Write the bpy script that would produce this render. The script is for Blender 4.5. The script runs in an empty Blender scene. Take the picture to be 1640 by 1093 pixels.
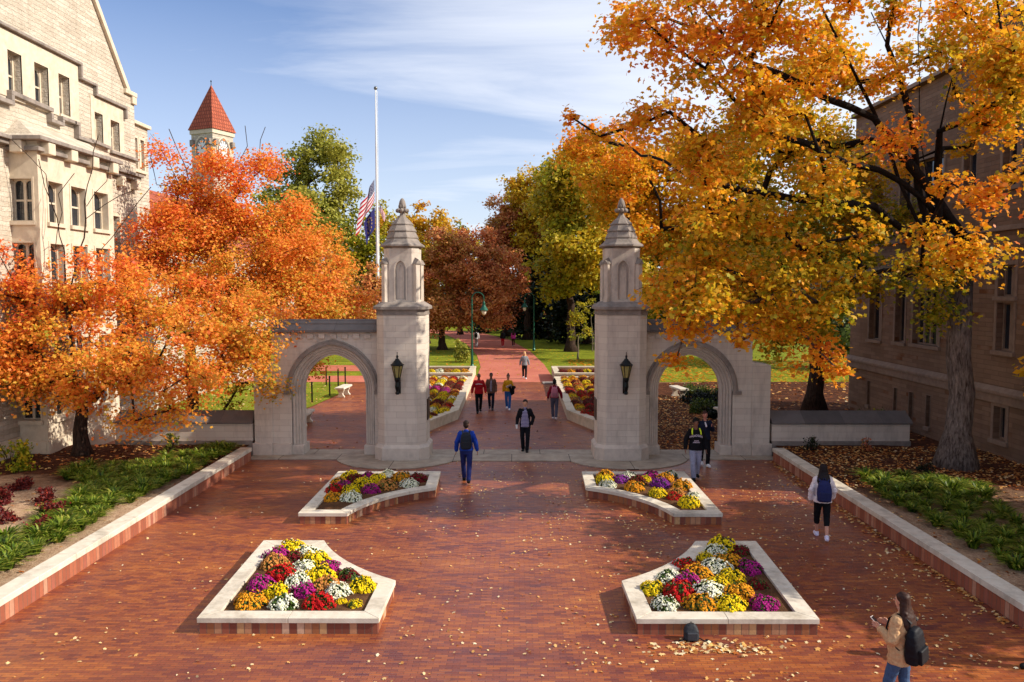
import bpy, bmesh, math, random
import numpy as np
from mathutils import Vector, Matrix
from mathutils.bvhtree import BVHTree
SC = bpy.context.scene
COL = SC.collection
R = math.radians
rnd = random.Random(7)
# ------------------------------------------------------------------ camera
CAMX, CAMY, CAMZ = 0.13, 0.0, 5.6
FPX = 1275.0                       # focal length in pixels of the 1640 px wide photograph
PITCH = math.atan(85.5/FPX); YAW = math.atan(6/FPX)
cd = bpy.data.cameras.new('camera'); cam = bpy.data.objects.new('camera', cd); COL.objects.link(cam)
cd.sensor_width = 36; cd.lens = 36*FPX/1640; cd.clip_end = 2000; cd.clip_start = 0.1
cam.location = (CAMX, CAMY, CAMZ); cam.rotation_euler = (R(90)-PITCH, 0, YAW)
SC.camera = cam
def at(px, py, Y):
    """world point at distance Y on the line of sight of a photo pixel (used to survey the place)"""
    a = (px-820)/FPX; b = (546.5-py)/FPX
    d = (a, math.cos(PITCH)+b*math.sin(PITCH), -math.sin(PITCH)+b*math.cos(PITCH))
    c, s = math.cos(YAW), math.sin(YAW)
    d = (c*d[0]-s*d[1], s*d[0]+c*d[1], d[2]); t = Y/d[1]
    return Vector((CAMX+t*d[0], Y, CAMZ+t*d[2]))
def onz(px, py, z=0.0):
    p = at(px, py, 10.0); t = (z-CAMZ)/(p.z-CAMZ)
    return Vector((CAMX+t*(p.x-CAMX), 10*t, z))
# ------------------------------------------------------------------ light
SUN_EL, SUN_AZ = R(33.0), R(-8.0)      # azimuth measured from +X towards +Y
sd = Vector((math.cos(SUN_EL)*math.cos(SUN_AZ), math.cos(SUN_EL)*math.sin(SUN_AZ), math.sin(SUN_EL)))
sl = bpy.data.lights.new('sun', 'SUN'); sun = bpy.data.objects.new('sun', sl); COL.objects.link(sun)
sl.energy = 5.0; sl.angle = R(0.5); sl.color = (1.0, 0.91, 0.78)
sun.rotation_euler = sd.to_track_quat('Z', 'Y').to_euler()
W = bpy.data.worlds.new('World'); SC.world = W; W.use_nodes = True
wn = W.node_tree; wn.nodes.clear(); WN = wn.nodes.new; WL = wn.links.new
wo = WN('ShaderNodeOutputWorld'); wb = WN('ShaderNodeBackground'); sky = WN('ShaderNodeTexSky')
sky.sky_type = 'NISHITA'; sky.sun_disc = False; sky.sun_elevation = SUN_EL
sky.sun_rotation = math.atan2(sd.x, sd.y); sky.air_density = 1.0; sky.dust_density = 0.6; sky.ozone_density = 2.0
# thin cirrus: stretched noise on the sky direction
tc = WN('ShaderNodeTexCoord'); sp = WN('ShaderNodeSeparateXYZ'); WL(tc.outputs['Generated'], sp.inputs[0])
zz = WN('ShaderNodeMath'); zz.operation = 'ADD'; WL(sp.outputs[2], zz.inputs[0]); zz.inputs[1].default_value = 0.12
def wmath(op, a, b=None):
    m = WN('ShaderNodeMath'); m.operation = op
    for i, v in enumerate((a, b)):
        if v is None: continue
        if isinstance(v, (int, float)): m.inputs[i].default_value = v
        else: WL(v, m.inputs[i])
    return m.outputs[0]
dx = wmath('DIVIDE', sp.outputs[0], zz.outputs[0]); dy = wmath('DIVIDE', sp.outputs[1], zz.outputs[0])
cx = WN('ShaderNodeCombineXYZ'); WL(dx, cx.inputs[0]); WL(dy, cx.inputs[1])
mp = WN('ShaderNodeMapping'); mp.inputs['Rotation'].default_value = (0, 0, R(-52)); mp.inputs['Scale'].default_value = (0.6, 1.35, 1); mp.inputs['Location'].default_value = (3.1, 0.4, 0)
WL(cx.outputs[0], mp.inputs[0])
n1 = WN('ShaderNodeTexNoise'); n1.inputs['Scale'].default_value = 1.1; n1.inputs['Detail'].default_value = 9; n1.inputs['Roughness'].default_value = 0.58; n1.inputs['Distortion'].default_value = 0.5
WL(mp.outputs[0], n1.inputs['Vector'])
mp2 = WN('ShaderNodeMapping'); mp2.inputs['Location'].default_value = (1.3, 5.0, 0); mp2.inputs['Scale'].default_value = (0.32, 0.36, 1); mp2.inputs['Rotation'].default_value = (0, 0, R(-40)); WL(cx.outputs[0], mp2.inputs[0])
n2 = WN('ShaderNodeTexNoise'); n2.inputs['Scale'].default_value = 1.0; n2.inputs['Detail'].default_value = 3; WL(mp2.outputs[0], n2.inputs['Vector'])
# clouds gather on the +X side of the view, thin out to the left
side = wmath('MULTIPLY', wmath('ADD', dx, 0.35), 0.16)
c0 = wmath('ADD', wmath('ADD', n1.outputs[0], wmath('MULTIPLY', n2.outputs[0], 0.75)), side)
cr = WN('ShaderNodeMapRange'); WL(c0, cr.inputs[0]); cr.inputs[1].default_value = 0.6; cr.inputs[2].default_value = 1.22; cr.inputs[3].default_value = 0.0; cr.inputs[4].default_value = 0.85
cr.interpolation_type = 'SMOOTHSTEP'
mixc = WN('ShaderNodeMix'); mixc.data_type = 'RGBA'; hz = WN('ShaderNodeMapRange'); WL(sp.outputs[2], hz.inputs[0]); hz.inputs[1].default_value = 0.0; hz.inputs[2].default_value = 0.34; hz.inputs[3].default_value = 0.6; hz.inputs[4].default_value = 0.0; WL(wmath('MAXIMUM', cr.outputs[0], hz.outputs[0]), mixc.inputs[0]); tint = WN('ShaderNodeMix'); tint.data_type = 'RGBA'; tint.blend_type = 'MULTIPLY'; tint.inputs[0].default_value = 1.0; WL(sky.outputs[0], tint.inputs[6]); tint.inputs[7].default_value = (0.90, 0.96, 1.16, 1); WL(tint.outputs[2], mixc.inputs[6]); mixc.inputs[7].default_value = (7.2, 7.5, 8.2, 1)
WL(mixc.outputs[2], wb.inputs[0]); wb.inputs[1].default_value = 0.115; WL(wb.outputs[0], wo.inputs[0])
SC.view_settings.view_transform = 'Standard'; SC.view_settings.look = 'None'; SC.view_settings.gamma = 1
SC.view_settings.exposure = 0.3
SC.render.engine = 'CYCLES'
try:
    SC.cycles.max_bounces = 6; SC.cycles.transparent_max_bounces = 6; SC.cycles.diffuse_bounces = 3
except Exception: pass

# ------------------------------------------------------------------ helpers
def lin(c):
    r = []
    for v in c:
        v = v/255.0
        r.append(v/12.92 if v <= 0.04045 else ((v+0.055)/1.055)**2.4)
    return tuple(r)+(1.0,)
def tag(o, label=None, cat=None, group=None, kind=None):
    if label: o['label'] = label
    if cat: o['category'] = cat
    if group: o['group'] = group
    if kind: o['kind'] = kind
    return o
def empty(name, loc=(0, 0, 0), rz=0, parent=None):
    o = bpy.data.objects.new(name, None); COL.objects.link(o); o.location = loc; o.rotation_euler = (0, 0, rz)
    o.empty_display_size = 0.1
    if parent: o.parent = parent
    return o
def kids(o): return [c for c in bpy.data.objects if c.parent == o]
class MB:
    def __init__(s): s.v = []; s.f = []
    def add(s, vs, fs):
        b = len(s.v); s.v.extend([tuple(p) for p in vs]); s.f.extend([tuple(i+b for i in f) for f in fs]); return s
    def box(s, x0, x1, y0, y1, z0, z1):
        return s.add([(x0,y0,z0),(x1,y0,z0),(x1,y1,z0),(x0,y1,z0),(x0,y0,z1),(x1,y0,z1),(x1,y1,z1),(x0,y1,z1)],
                     [(0,3,2,1),(4,5,6,7),(0,1,5,4),(1,2,6,5),(2,3,7,6),(3,0,4,7)])
    def prism(s, poly, z0, z1, top=None):
        n = len(poly); t = top or poly
        vs = [(x,y,z0) for x,y in poly]+[(x,y,z1) for x,y in t]
        return s.add(vs, [tuple(range(n-1,-1,-1)), tuple(range(n,2*n))]+[(i,(i+1)%n,n+(i+1)%n,n+i) for i in range(n)])
    def slab(s, pts, axis, a, b):
        """polygon in the plane across axis (0=x,1=y), extruded a..b"""
        n = len(pts)
        if axis == 1: vs = [(u,a,w) for u,w in pts]+[(u,b,w) for u,w in pts]
        else: vs = [(a,u,w) for u,w in pts]+[(b,u,w) for u,w in pts]
        return s.add(vs, [tuple(range(n)), tuple(range(2*n-1,n-1,-1))]+[(i,n+i,n+(i+1)%n,(i+1)%n) for i in range(n)])
    def loft(s, rings, close=True):
        n = len(rings[0]); vs = [p for r in rings for p in r]; fs = []
        for k in range(len(rings)-1):
            for i in range(n):
                j = (i+1) % n; fs.append((k*n+i, k*n+j, (k+1)*n+j, (k+1)*n+i))
        if close: fs += [tuple(range(n-1,-1,-1)), tuple((len(rings)-1)*n+i for i in range(n))]
        return s.add(vs, fs)
    def lathe(s, prof, c=(0,0,0), n=16, rot=0.0, sy=1.0):
        return s.loft([[(c[0]+r*math.cos(rot+2*math.pi*i/n), c[1]+sy*r*math.sin(rot+2*math.pi*i/n), c[2]+z) for i in range(n)] for r, z in prof])
    def tube(s, pts, rad, n=8, caps=True):
        pts = [Vector(p) for p in pts]; rad = rad if isinstance(rad, (list, tuple)) else [rad]*len(pts)
        rings = []; up = None
        for i, p in enumerate(pts):
            d = (pts[min(i+1,len(pts)-1)]-pts[max(i-1,0)])
            d = d.normalized() if d.length > 1e-9 else Vector((0,0,1))
            if up is None:
                up = Vector((1,0,0)) if abs(d.x) < 0.9 else Vector((0,1,0))
            a = (up-d*up.dot(d)); a = a.normalized() if a.length > 1e-6 else d.orthogonal().normalized()
            up = a; b = d.cross(a)
            rings.append([p+(a*math.cos(2*math.pi*k/n)+b*math.sin(2*math.pi*k/n))*rad[i] for k in range(n)])
        return s.loft(rings, caps)
    def ell(s, c, r, n=12, m=8, M=None):
        rings = []
        for k in range(m+1):
            t = math.pi*(k/m*0.96+0.02); ring = []
            for i in range(n):
                p = Vector((r[0]*math.sin(t)*math.cos(2*math.pi*i/n), r[1]*math.sin(t)*math.sin(2*math.pi*i/n), -r[2]*math.cos(t)))
                if M: p = M @ p
                ring.append(p+Vector(c))
            rings.append(ring)
        return s.loft(rings)
    def cap(s, a, ra, b, rb, n=12):
        """tapered limb with round ends"""
        a, b = Vector(a), Vector(b); d = (b-a).normalized() if (b-a).length > 1e-6 else Vector((0,0,1))
        pts = []; rr = []
        for t in (-.95, -.7, -.35): pts.append(a+d*ra*t); rr.append(ra*math.sqrt(1-t*t))
        pts.append(a); rr.append(ra); pts.append(b); rr.append(rb)
        for t in (.35, .7, .95): pts.append(b+d*rb*t); rr.append(rb*math.sqrt(1-t*t))
        return s.tube(pts, rr, n)
    def build(s, name, mat, parent=None, smooth=False, bevel=0.0, loc=None):
        me = bpy.data.meshes.new(name); me.from_pydata(s.v, [], s.f); me.update()
        bm = bmesh.new(); bm.from_mesh(me); bmesh.ops.recalc_face_normals(bm, faces=bm.faces); bm.to_mesh(me); bm.free()
        if smooth: me.polygons.foreach_set('use_smooth', [True]*len(me.polygons))
        if mat: me.materials.append(mat)
        o = bpy.data.objects.new(name, me); COL.objects.link(o)
        if parent: o.parent = parent
        if loc: o.location = loc
        if bevel:
            m = o.modifiers.new('bevel', 'BEVEL'); m.width = bevel; m.segments = 2; m.limit_method = 'ANGLE'; m.angle_limit = R(35)
        return o
# ------------------------------------------------------------------ materials
class NT:
    def __init__(s, name):
        s.m = bpy.data.materials.new(name); s.m.use_nodes = True; s.t = s.m.node_tree; s.t.nodes.clear()
        s.out = s.n('ShaderNodeOutputMaterial')
    def n(s, k, **kw):
        x = s.t.nodes.new(k)
        for a, b in kw.items(): setattr(x, a, b)
        return x
    def l(s, a, b): s.t.links.new(a, b)
    def put(s, node, i, v):
        if hasattr(v, 'is_linked') or isinstance(v, bpy.types.NodeSocket): s.l(v, node.inputs[i])
        else: node.inputs[i].default_value = v
    def math(s, op, a, b=0.0, c=None, clamp=False):
        x = s.n('ShaderNodeMath', operation=op); x.use_clamp = clamp; s.put(x, 0, a); s.put(x, 1, b)
        if c is not None: s.put(x, 2, c)
        return x.outputs[0]
    def mix(s, f, a, b, blend='MIX'):
        x = s.n('ShaderNodeMix', data_type='RGBA', blend_type=blend); s.put(x, 0, f); s.put(x, 6, a); s.put(x, 7, b); return x.outputs[2]
    def noise(s, vec, scale, detail=4, rough=0.55, dist=0.0, out=0):
        x = s.n('ShaderNodeTexNoise'); s.l(vec, x.inputs['Vector']); x.inputs['Scale'].default_value = scale
        x.inputs['Detail'].default_value = detail; x.inputs['Roughness'].default_value = rough; x.inputs['Distortion'].default_value = dist
        return x.outputs[out]
    def ramp(s, f, stops):
        x = s.n('ShaderNodeValToRGB'); s.put(x, 0, f); e = x.color_ramp.elements
        while len(e) > 1: e.remove(e[-1])
        e[0].position = stops[0][0]; e[0].color = stops[0][1]
        for p, c in stops[1:]:
            k = e.new(p); k.color = c
        return x.outputs[0]
    def rng(s, f, a, b, c=0.0, d=1.0):
        x = s.n('ShaderNodeMapRange'); s.put(x, 0, f); x.inputs[1].default_value = a; x.inputs[2].default_value = b
        x.inputs[3].default_value = c; x.inputs[4].default_value = d; return x.outputs[0]
    def mapv(s, vec, scale=(1,1,1), loc=(0,0,0), rot=(0,0,0)):
        x = s.n('ShaderNodeMapping'); s.l(vec, x.inputs[0]); x.inputs['Scale'].default_value = scale; x.inputs['Location'].default_value = loc; x.inputs['Rotation'].default_value = rot
        return x.outputs[0]
    def obj(s): return s.n('ShaderNodeTexCoord').outputs['Object']
    def bump(s, h, dist, strength=1.0, prev=None):
        x = s.n('ShaderNodeBump'); s.l(h, x.inputs['Height']); x.inputs['Distance'].default_value = dist; x.inputs['Strength'].default_value = strength
        if prev: s.l(prev, x.inputs['Normal'])
        return x.outputs[0]
    def bsdf(s, col, rough=0.7, normal=None, metal=0.0, spec=0.5, link=True):
        x = s.n('ShaderNodeBsdfPrincipled'); s.put(x, 'Base Color', col); s.put(x, 'Roughness', rough); x.inputs['Metallic'].default_value = metal
        x.inputs['Specular IOR Level'].default_value = spec
        if normal: s.l(normal, x.inputs['Normal'])
        if link: s.l(x.outputs[0], s.out.inputs[0])
        return x
    def wallvec(s):
        """(along, up, 0) on walls facing any way"""
        g = s.n('ShaderNodeNewGeometry'); p = s.n('ShaderNodeSeparateXYZ'); s.l(g.outputs['Position'], p.inputs[0])
        q = s.n('ShaderNodeSeparateXYZ'); s.l(g.outputs['True Normal'], q.inputs[0])
        k = s.math('GREATER_THAN', s.math('ABSOLUTE', q.outputs[0]), s.math('ABSOLUTE', q.outputs[1]))
        u = s.math('ADD', s.math('MULTIPLY', p.outputs[1], k), s.math('MULTIPLY', p.outputs[0], s.math('SUBTRACT', 1.0, k)))
        c = s.n('ShaderNodeCombineXYZ'); s.l(u, c.inputs[0]); s.l(p.outputs[2], c.inputs[1]); return c.outputs[0], g.outputs['Position']
def simple(name, rgb, rough=0.6, metal=0.0, var=0.12, scale=12.0, spec=0.4, bump=0.0):
    t = NT(name); o = t.obj(); n = t.noise(o, scale, 4)
    c = lin(rgb); d = tuple(v*(1-var) for v in c[:3])+(1,); e = tuple(min(1, v*(1+var)) for v in c[:3])+(1,)
    nm = t.bump(n, bump) if bump else None
    t.bsdf(t.ramp(n, [(0.3, d), (0.7, e)]), rough, nm, metal, spec); return t.m
def brickwork(t, vec, bw, rh, mortar, c1, c2, cm, bias=0.0, smooth=0.1, offset=0.5, freq=2):
    b = t.n('ShaderNodeTexBrick'); t.l(vec, b.inputs['Vector']); b.offset = offset; b.offset_frequency = freq
    for k, v in (('Scale', 1.0), ('Mortar Size', mortar), ('Mortar Smooth', smooth), ('Bias', bias), ('Brick Width', bw), ('Row Height', rh)): b.inputs[k].default_value = v
    b.inputs['Color1'].default_value = c1; b.inputs['Color2'].default_value = c2; b.inputs['Mortar'].default_value = cm
    return b
def m_paving():
    t = NT('red_paving_brick'); o = t.n('ShaderNodeNewGeometry').outputs['Position']
    b = brickwork(t, o, 0.2, 0.066, 0.0042, (0,0,0,1), (1,1,1,1), (0.5,0.5,0.5,1))
    big = t.noise(t.mapv(o, (0.35, 1.1, 1)), 0.9, 5, 0.6)
    mid = t.noise(t.mapv(o, (1.0, 3.0, 1)), 2.2, 3, 0.6)
    rv = t.n('ShaderNodeSeparateColor'); t.l(b.outputs['Color'], rv.inputs[0])
    f = t.math('ADD', t.math('MULTIPLY', rv.outputs[0], 0.34), t.math('ADD', t.math('MULTIPLY', big, 0.85), t.math('MULTIPLY', mid, 0.45)))
    c = t.ramp(t.rng(f, 0.35, 1.25), [(0.0, lin((74,36,46))), (0.28, lin((110,50,42))), (0.5, lin((146,74,42))), (0.72, lin((170,94,42))), (1.0, lin((188,116,62)))])
    c = t.mix(t.math('MULTIPLY', b.outputs['Fac'], 0.8), c, lin((78,48,42)))
    stain = t.noise(o, 0.33, 5, 0.65)
    c = t.mix(t.rng(stain, 0.45, 0.7, 0.0, 0.5), c, lin((88,38,38))); st2 = t.noise(o, 1.7, 6, 0.7); c = t.mix(t.rng(st2, 0.58, 0.72, 0.0, 0.45), c, lin((74,40,34)))
    fine = t.noise(o, 60, 3, 0.7)
    c = t.mix(t.rng(fine, 0.4, 0.8, 0.0, 0.18), c, lin((90,46,36)))
    h = t.math('ADD', t.math('MULTIPLY', b.outputs['Fac'], -1.0), t.math('MULTIPLY', fine, 0.5))
    nm = t.bump(h, 0.004, 0.7)
    t.bsdf(c, t.rng(mid, 0.3, 0.7, 0.3, 0.5), nm, spec=0.6); return t.m
def m_ashlar(name, c1, c2, cm, bw=0.75, rh=0.3, mortar=0.006, rough_face=0.0, stain=(90,80,74), stain_amt=0.35, spots=None, bumpd=0.004):
    t = NT(name); v, pos = t.wallvec()
    wob = v
    if rough_face > 0:
        ns = t.n('ShaderNodeTexNoise'); t.l(pos, ns.inputs['Vector']); ns.inputs['Scale'].default_value = 1.6; ns.inputs['Detail'].default_value = 2
        sub = t.n('ShaderNodeVectorMath', operation='SUBTRACT'); t.l(ns.outputs['Color'], sub.inputs[0]); sub.inputs[1].default_value = (0.5,0.5,0.5)
        sc = t.n('ShaderNodeVectorMath', operation='SCALE'); t.l(sub.outputs[0], sc.inputs[0]); sc.inputs['Scale'].default_value = 0.09*rough_face
        ad = t.n('ShaderNodeVectorMath', operation='ADD'); t.l(v, ad.inputs[0]); t.l(sc.outputs[0], ad.inputs[1]); wob = ad.outputs[0]
    b = brickwork(t, wob, bw, rh, mortar, (0,0,0,1), (1,1,1,1), (0.5,0.5,0.5,1), smooth=0.3)
    b2 = brickwork(t, t.mapv(wob, (1,1,1), (0.31*bw, 0.0, 0)), bw*1.7, rh*2, mortar, (0,0,0,1), (1,1,1,1), (0.5,0.5,0.5,1), smooth=0.3)
    rv = t.n('ShaderNodeSeparateColor'); t.l(b.outputs['Color'], rv.inputs[0]); rv2 = t.n('ShaderNodeSeparateColor'); t.l(b2.outputs['Color'], rv2.inputs[0])
    n = t.noise(pos, 3.0, 6, 0.6); f = t.math('ADD', t.math('MULTIPLY', rv.outputs[0], 0.5), t.math('MULTIPLY', n, 0.5))
    c = t.ramp(f, [(0.15, lin(c1)), (0.85, lin(c2))])
    if spots:
        c = t.mix(t.math('MULTIPLY', t.math('GREATER_THAN', rv.outputs[0], spots[1]), t.rng(t.noise(pos, 1.5, 3), 0.35, 0.6)), c, lin(spots[0]))
    drip = t.noise(t.mapv(pos, (1.6, 1.6, 0.35)), 1.3, 5, 0.65)
    c = t.mix(t.rng(drip, 0.5, 0.8, 0.0, stain_amt), c, lin(stain))
    c = t.mix(t.math('MULTIPLY', b.outputs['Fac'], 0.6), c, lin(cm))
    g = t.noise(pos, 9.0, 6, 0.65)
    h = t.math('SUBTRACT', t.math('ADD', t.math('MULTIPLY', g, 0.25+rough_face*2.2), t.math('MULTIPLY', rv.outputs[0], rough_face*1.6)), t.math('MULTIPLY', b.outputs['Fac'], 1.0+rough_face))
    t.bsdf(c, 0.85, t.bump(h, bumpd*(1+rough_face*7), 0.9), spec=0.25); return t.m
def m_stone(name, rgb, rgb2, stain=(70,66,62), amt=0.5, sc=1.0):
    t = NT(name); g = t.n('ShaderNodeNewGeometry').outputs['Position']
    n = t.noise(g, 5*sc, 6, 0.6); c = t.ramp(n, [(0.3, lin(rgb)), (0.7, lin(rgb2))])
    s = t.noise(t.mapv(g, (1,1,0.6)), 1.7*sc, 6, 0.7)
    c = t.mix(t.rng(s, 0.48, 0.75, 0, amt), c, lin(stain)); f = t.noise(g, 45, 4, 0.7)
    t.bsdf(c, 0.85, t.bump(f, 0.003, 0.6), spec=0.25); return t.m
def m_facing(name='vertical_brick_facing', stops=None):
    """vertical brick facing of the planter walls: one brick in every vertical strip"""
    t = NT(name); v, pos = t.wallvec()
    s = t.n('ShaderNodeSeparateXYZ'); t.l(v, s.inputs[0])
    u = t.math('MULTIPLY', s.outputs[0], 8.2); k = t.math('FLOOR', u); fr = t.math('FRACT', u)
    w = t.n('ShaderNodeTexWhiteNoise', noise_dimensions='1D'); t.l(k, w.inputs['W'])
    c = t.ramp(w.outputs['Value'], stops or [(0.0, lin((124,66,50))), (0.2, lin((160,100,62))), (0.42, lin((184,132,96))), (0.6, lin((196,152,104))), (0.75, lin((150,84,62))), (0.9, lin((206,170,140))), (1.0, lin((120,84,60)))])
    c.node.color_ramp.interpolation = 'CONSTANT'
    jo = t.math('LESS_THAN', t.math('MINIMUM', fr, t.math('SUBTRACT', 1.0, fr)), 0.045)
    n = t.noise(pos, 14, 4); c = t.mix(t.rng(n, 0.4, 0.7, 0, 0.3), c, lin((120,80,60))); c = t.mix(jo, c, lin((118,92,76)))
    t.bsdf(c, 0.75, t.bump(t.math('SUBTRACT', t.math('MULTIPLY', n, .3), jo), 0.004), spec=0.3); return t.m
def m_ground(name, stops, s1=2.0, s2=30.0, bump=0.02, stretch=(1,1,1)):
    t = NT(name); g = t.mapv(t.n('ShaderNodeNewGeometry').outputs['Position'], stretch)
    f = t.math('ADD', t.math('MULTIPLY', t.noise(g, s1, 5, 0.6), 0.55), t.math('MULTIPLY', t.noise(g, s2, 4, 0.75), 0.45))
    t.bsdf(t.ramp(f, [(p, lin(c)) for p, c in stops]), 0.95, t.bump(t.noise(g, s2, 5, 0.75), bump), spec=0.1); return t.m
def m_leaf(name, stops, trans=0.46, rough=0.5):
    t = NT(name); a = t.n('ShaderNodeAttribute'); a.attribute_name = 'tone'
    c = t.ramp(a.outputs['Fac'], [(p, lin(k)) for p, k in stops])
    d = t.n('ShaderNodeBsdfPrincipled'); t.l(c, d.inputs['Base Color']); d.inputs['Roughness'].default_value = rough; d.inputs['Specular IOR Level'].default_value = 0.25
    tr = t.n('ShaderNodeBsdfTranslucent'); t.l(c, tr.inputs[0]); mx = t.n('ShaderNodeMixShader'); mx.inputs[0].default_value = trans
    t.l(d.outputs[0], mx.inputs[1]); t.l(tr.outputs[0], mx.inputs[2]); t.l(mx.outputs[0], t.out.inputs[0]); return t.m
def m_bark(name, c1, c2, up=False):
    t = NT(name); g = t.n('ShaderNodeNewGeometry').outputs['Position']
    n = t.noise(t.mapv(g, (9, 9, 1.6)), 2.0, 6, 0.7, 0.4); n2 = t.noise(g, 3, 3)
    c = t.ramp(n, [(0.35, lin(c1)), (0.62, lin(c2))]); c = t.mix(t.rng(n2, 0.4, 0.8, 0, 0.5), c, lin(c1))
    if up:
        sz = t.n('ShaderNodeSeparateXYZ'); t.l(g, sz.inputs[0]); c = t.mix(t.rng(sz.outputs[2], 4.4, 6.2, 0, 0.95), c, lin((26,19,17)))  # backlit look of the upper limbs put into the bark colour by height
    t.bsdf(c, 0.95, t.bump(n, 0.07, 1.0), spec=0.1); return t.m
def m_glass(name='window_glass', rgb=(26,30,36), rough=0.06):
    t = NT(name); g = t.n('ShaderNodeNewGeometry').outputs['Position']; n = t.noise(g, 1.2, 3)
    t.bsdf(t.mix(t.rng(n, .4, .7, 0, .6), lin(rgb), lin(tuple(min(255, int(v*2.0)) for v in rgb))), rough, t.bump(t.noise(g, 2.5, 2), 0.01, 0.25), spec=0.8); return t.m
M = {}
M['paving'] = m_paving()
M['gate'] = m_ashlar('gate_limestone', (202,188,174), (216,204,188), (158,144,132), 0.62, 0.2, 0.004, stain=(126,114,106), stain_amt=0.6)
M['gatetrim'] = m_stone('gate_trim_limestone', (196,182,168), (212,198,182), (116,106,98), 0.6)
M['slate'] = m_ashlar('weathered_coping_stone', (92,86,84), (120,112,108), (66,62,62), 1.3, 0.5, 0.006, stain=(70,66,66), stain_amt=0.5)
M['capdark'] = m_stone('weathered_cap_stone', (128,118,110), (158,146,136), (84,78,74), 0.7)
M['cap'] = m_stone('planter_cap_limestone', (204,192,172), (222,212,194), (134,122,104), 0.75)
M['rearwall'] = m_stone('planter_wall_limestone', (196,180,156), (214,198,172), (120,114,80), 0.6)
M['facing'] = m_facing()
M['kerbfacing'] = m_facing('kerb_brick_facing', [(0.0, lin((150,84,62))), (0.25, lin((168,98,72))), (0.5, lin((180,116,88))), (0.72, lin((158,92,74))), (0.88, lin((190,138,112)))])
M['leftstone'] = m_ashlar('rough_limestone_blocks', (186,172,152), (214,202,184), (178,162,142), 0.7, 0.15, 0.005, 1.0, (132,112,92), 0.4)
M['lefttrim'] = m_stone('dressed_limestone_trim', (200,184,160), (216,202,180), (150,132,112), 0.45)
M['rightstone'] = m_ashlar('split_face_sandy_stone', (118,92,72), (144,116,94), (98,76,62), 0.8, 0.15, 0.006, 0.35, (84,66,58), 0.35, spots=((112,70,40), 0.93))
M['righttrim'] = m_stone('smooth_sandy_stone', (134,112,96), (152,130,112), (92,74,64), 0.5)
M['soil'] = m_ground('planting_soil', [(0.3, (58,38,26)), (0.5, (96,66,44)), (0.7, (132,96,64))], 3, 40, 0.03)
M['mulch'] = m_ground('straw_mulch', [(0.34, (120,88,64)), (0.47, (176,144,112)), (0.62, (204,176,142))], 1.6, 26, 0.05, (1,1,1))
M['litter'] = m_ground('leaf_litter', [(0.34, (40,22,16)), (0.48, (78,44,28)), (0.62, (112,68,42)), (0.75, (150,98,60))], 2.5, 22, 0.06)
M['lawn'] = m_ground('mown_lawn', [(0.32, (78,88,22)), (0.5, (118,126,30)), (0.66, (152,152,40)), (0.8, (178,160,66))], 0.7, 14, 0.05)
M['path'] = m_ground('pink_brick_path', [(0.3, (160,88,72)), (0.5, (186,108,88)), (0.7, (200,128,106))], 0.5, 9, 0.005, (1,1,1))
M['iron'] = simple('black_cast_iron', (22,26,28), 0.35, 0.6, 0.3, 20, 0.5)
M['green'] = simple('green_painted_metal', (14,84,62), 0.4, 0.2, 0.2, 10, 0.5)
M['white'] = simple('white_paint', (230,230,228), 0.4, 0.0, 0.05, 5)
M['glass'] = m_glass()
M['amber'] = simple('amber_lantern_glass', (150,140,84), 0.25, 0.0, 0.2, 8, 0.6)
M['frosted'] = simple('frosted_globe', (222,216,196), 0.3, 0.0, 0.06, 6, 0.5)
M['tile'] = m_ashlar('red_roof_tiles', (156,76,54), (184,100,72), (96,46,36), 0.3, 0.42, 0.05, stain=(130,60,44), stain_amt=0.3, bumpd=0.05)
M['roof'] = simple('slate_roof', (88,84,84), 0.8, 0, 0.25, 3)
M['bronze'] = simple('dark_bronze', (52,40,30), 0.4, 0.6)
# ------------------------------------------------------------------ setting: ground, paving, beds
def sheet(name, poly, z, mat, thick=0.0):
    m = MB()
    if thick: m.prism(poly, z-thick, z)
    else: m.add([(x, y, z) for x, y in poly], [tuple(range(len(poly)))])
    return tag(m.build(name, mat), kind='structure')
sheet('ground', [(-500,-60),(500,-60),(500,900),(-500,900)], -0.012, M['lawn'])
sheet('brick_plaza', [(-16,-20),(16,-20),(16,47),(-16,47)], 0.0, M['paving'])
sheet('far_path', [(-2.3,47.0),(2.5,47.0),(2.35,53),(2.2,58),(1.4,70),(-0.6,86),(-4.5,100),(-16,112),(-19,108),(-8.5,96),(-4.9,80),(-3.1,66),(-2.35,56)], 0.004, M['path'])
sheet('cross_path', [(-2.31,47.004),(-60,47.004),(-60,50.4),(-2.31,50.4)], 0.0045, M['path'])
sheet('upper_cross_path', [(-9.6,53.2),(-60,54.6),(-60,58.5),(-10.5,57.2)], 0.004, M['path'])
sheet('side_lawn', [(-16,32),(-10.2,33.5),(-9.5,37.0),(-9.1,42.0),(-9.4,45.2),(-9.9,46.9),(-16,46.9)], 0.02, M['lawn'])
sheet('left_lawn', [(-40,27.3),(-16.002,27.3),(-16.002,46.9),(-40,46.9)], 0.0, M['lawn'])
sheet('leaf_covered_ground', [(10.2,27.2),(60,27.2),(60,47.0),(11.2,47.0),(9.6,40),(10.4,36)], 0.03, M['litter'])
sheet('leaf_covered_path', [(4.7,27.16),(10.19,27.16),(10.39,36),(9.59,40),(11.1,46.6),(8.2,46.6),(6.0,38)], 0.006, M['litter'])
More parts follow.
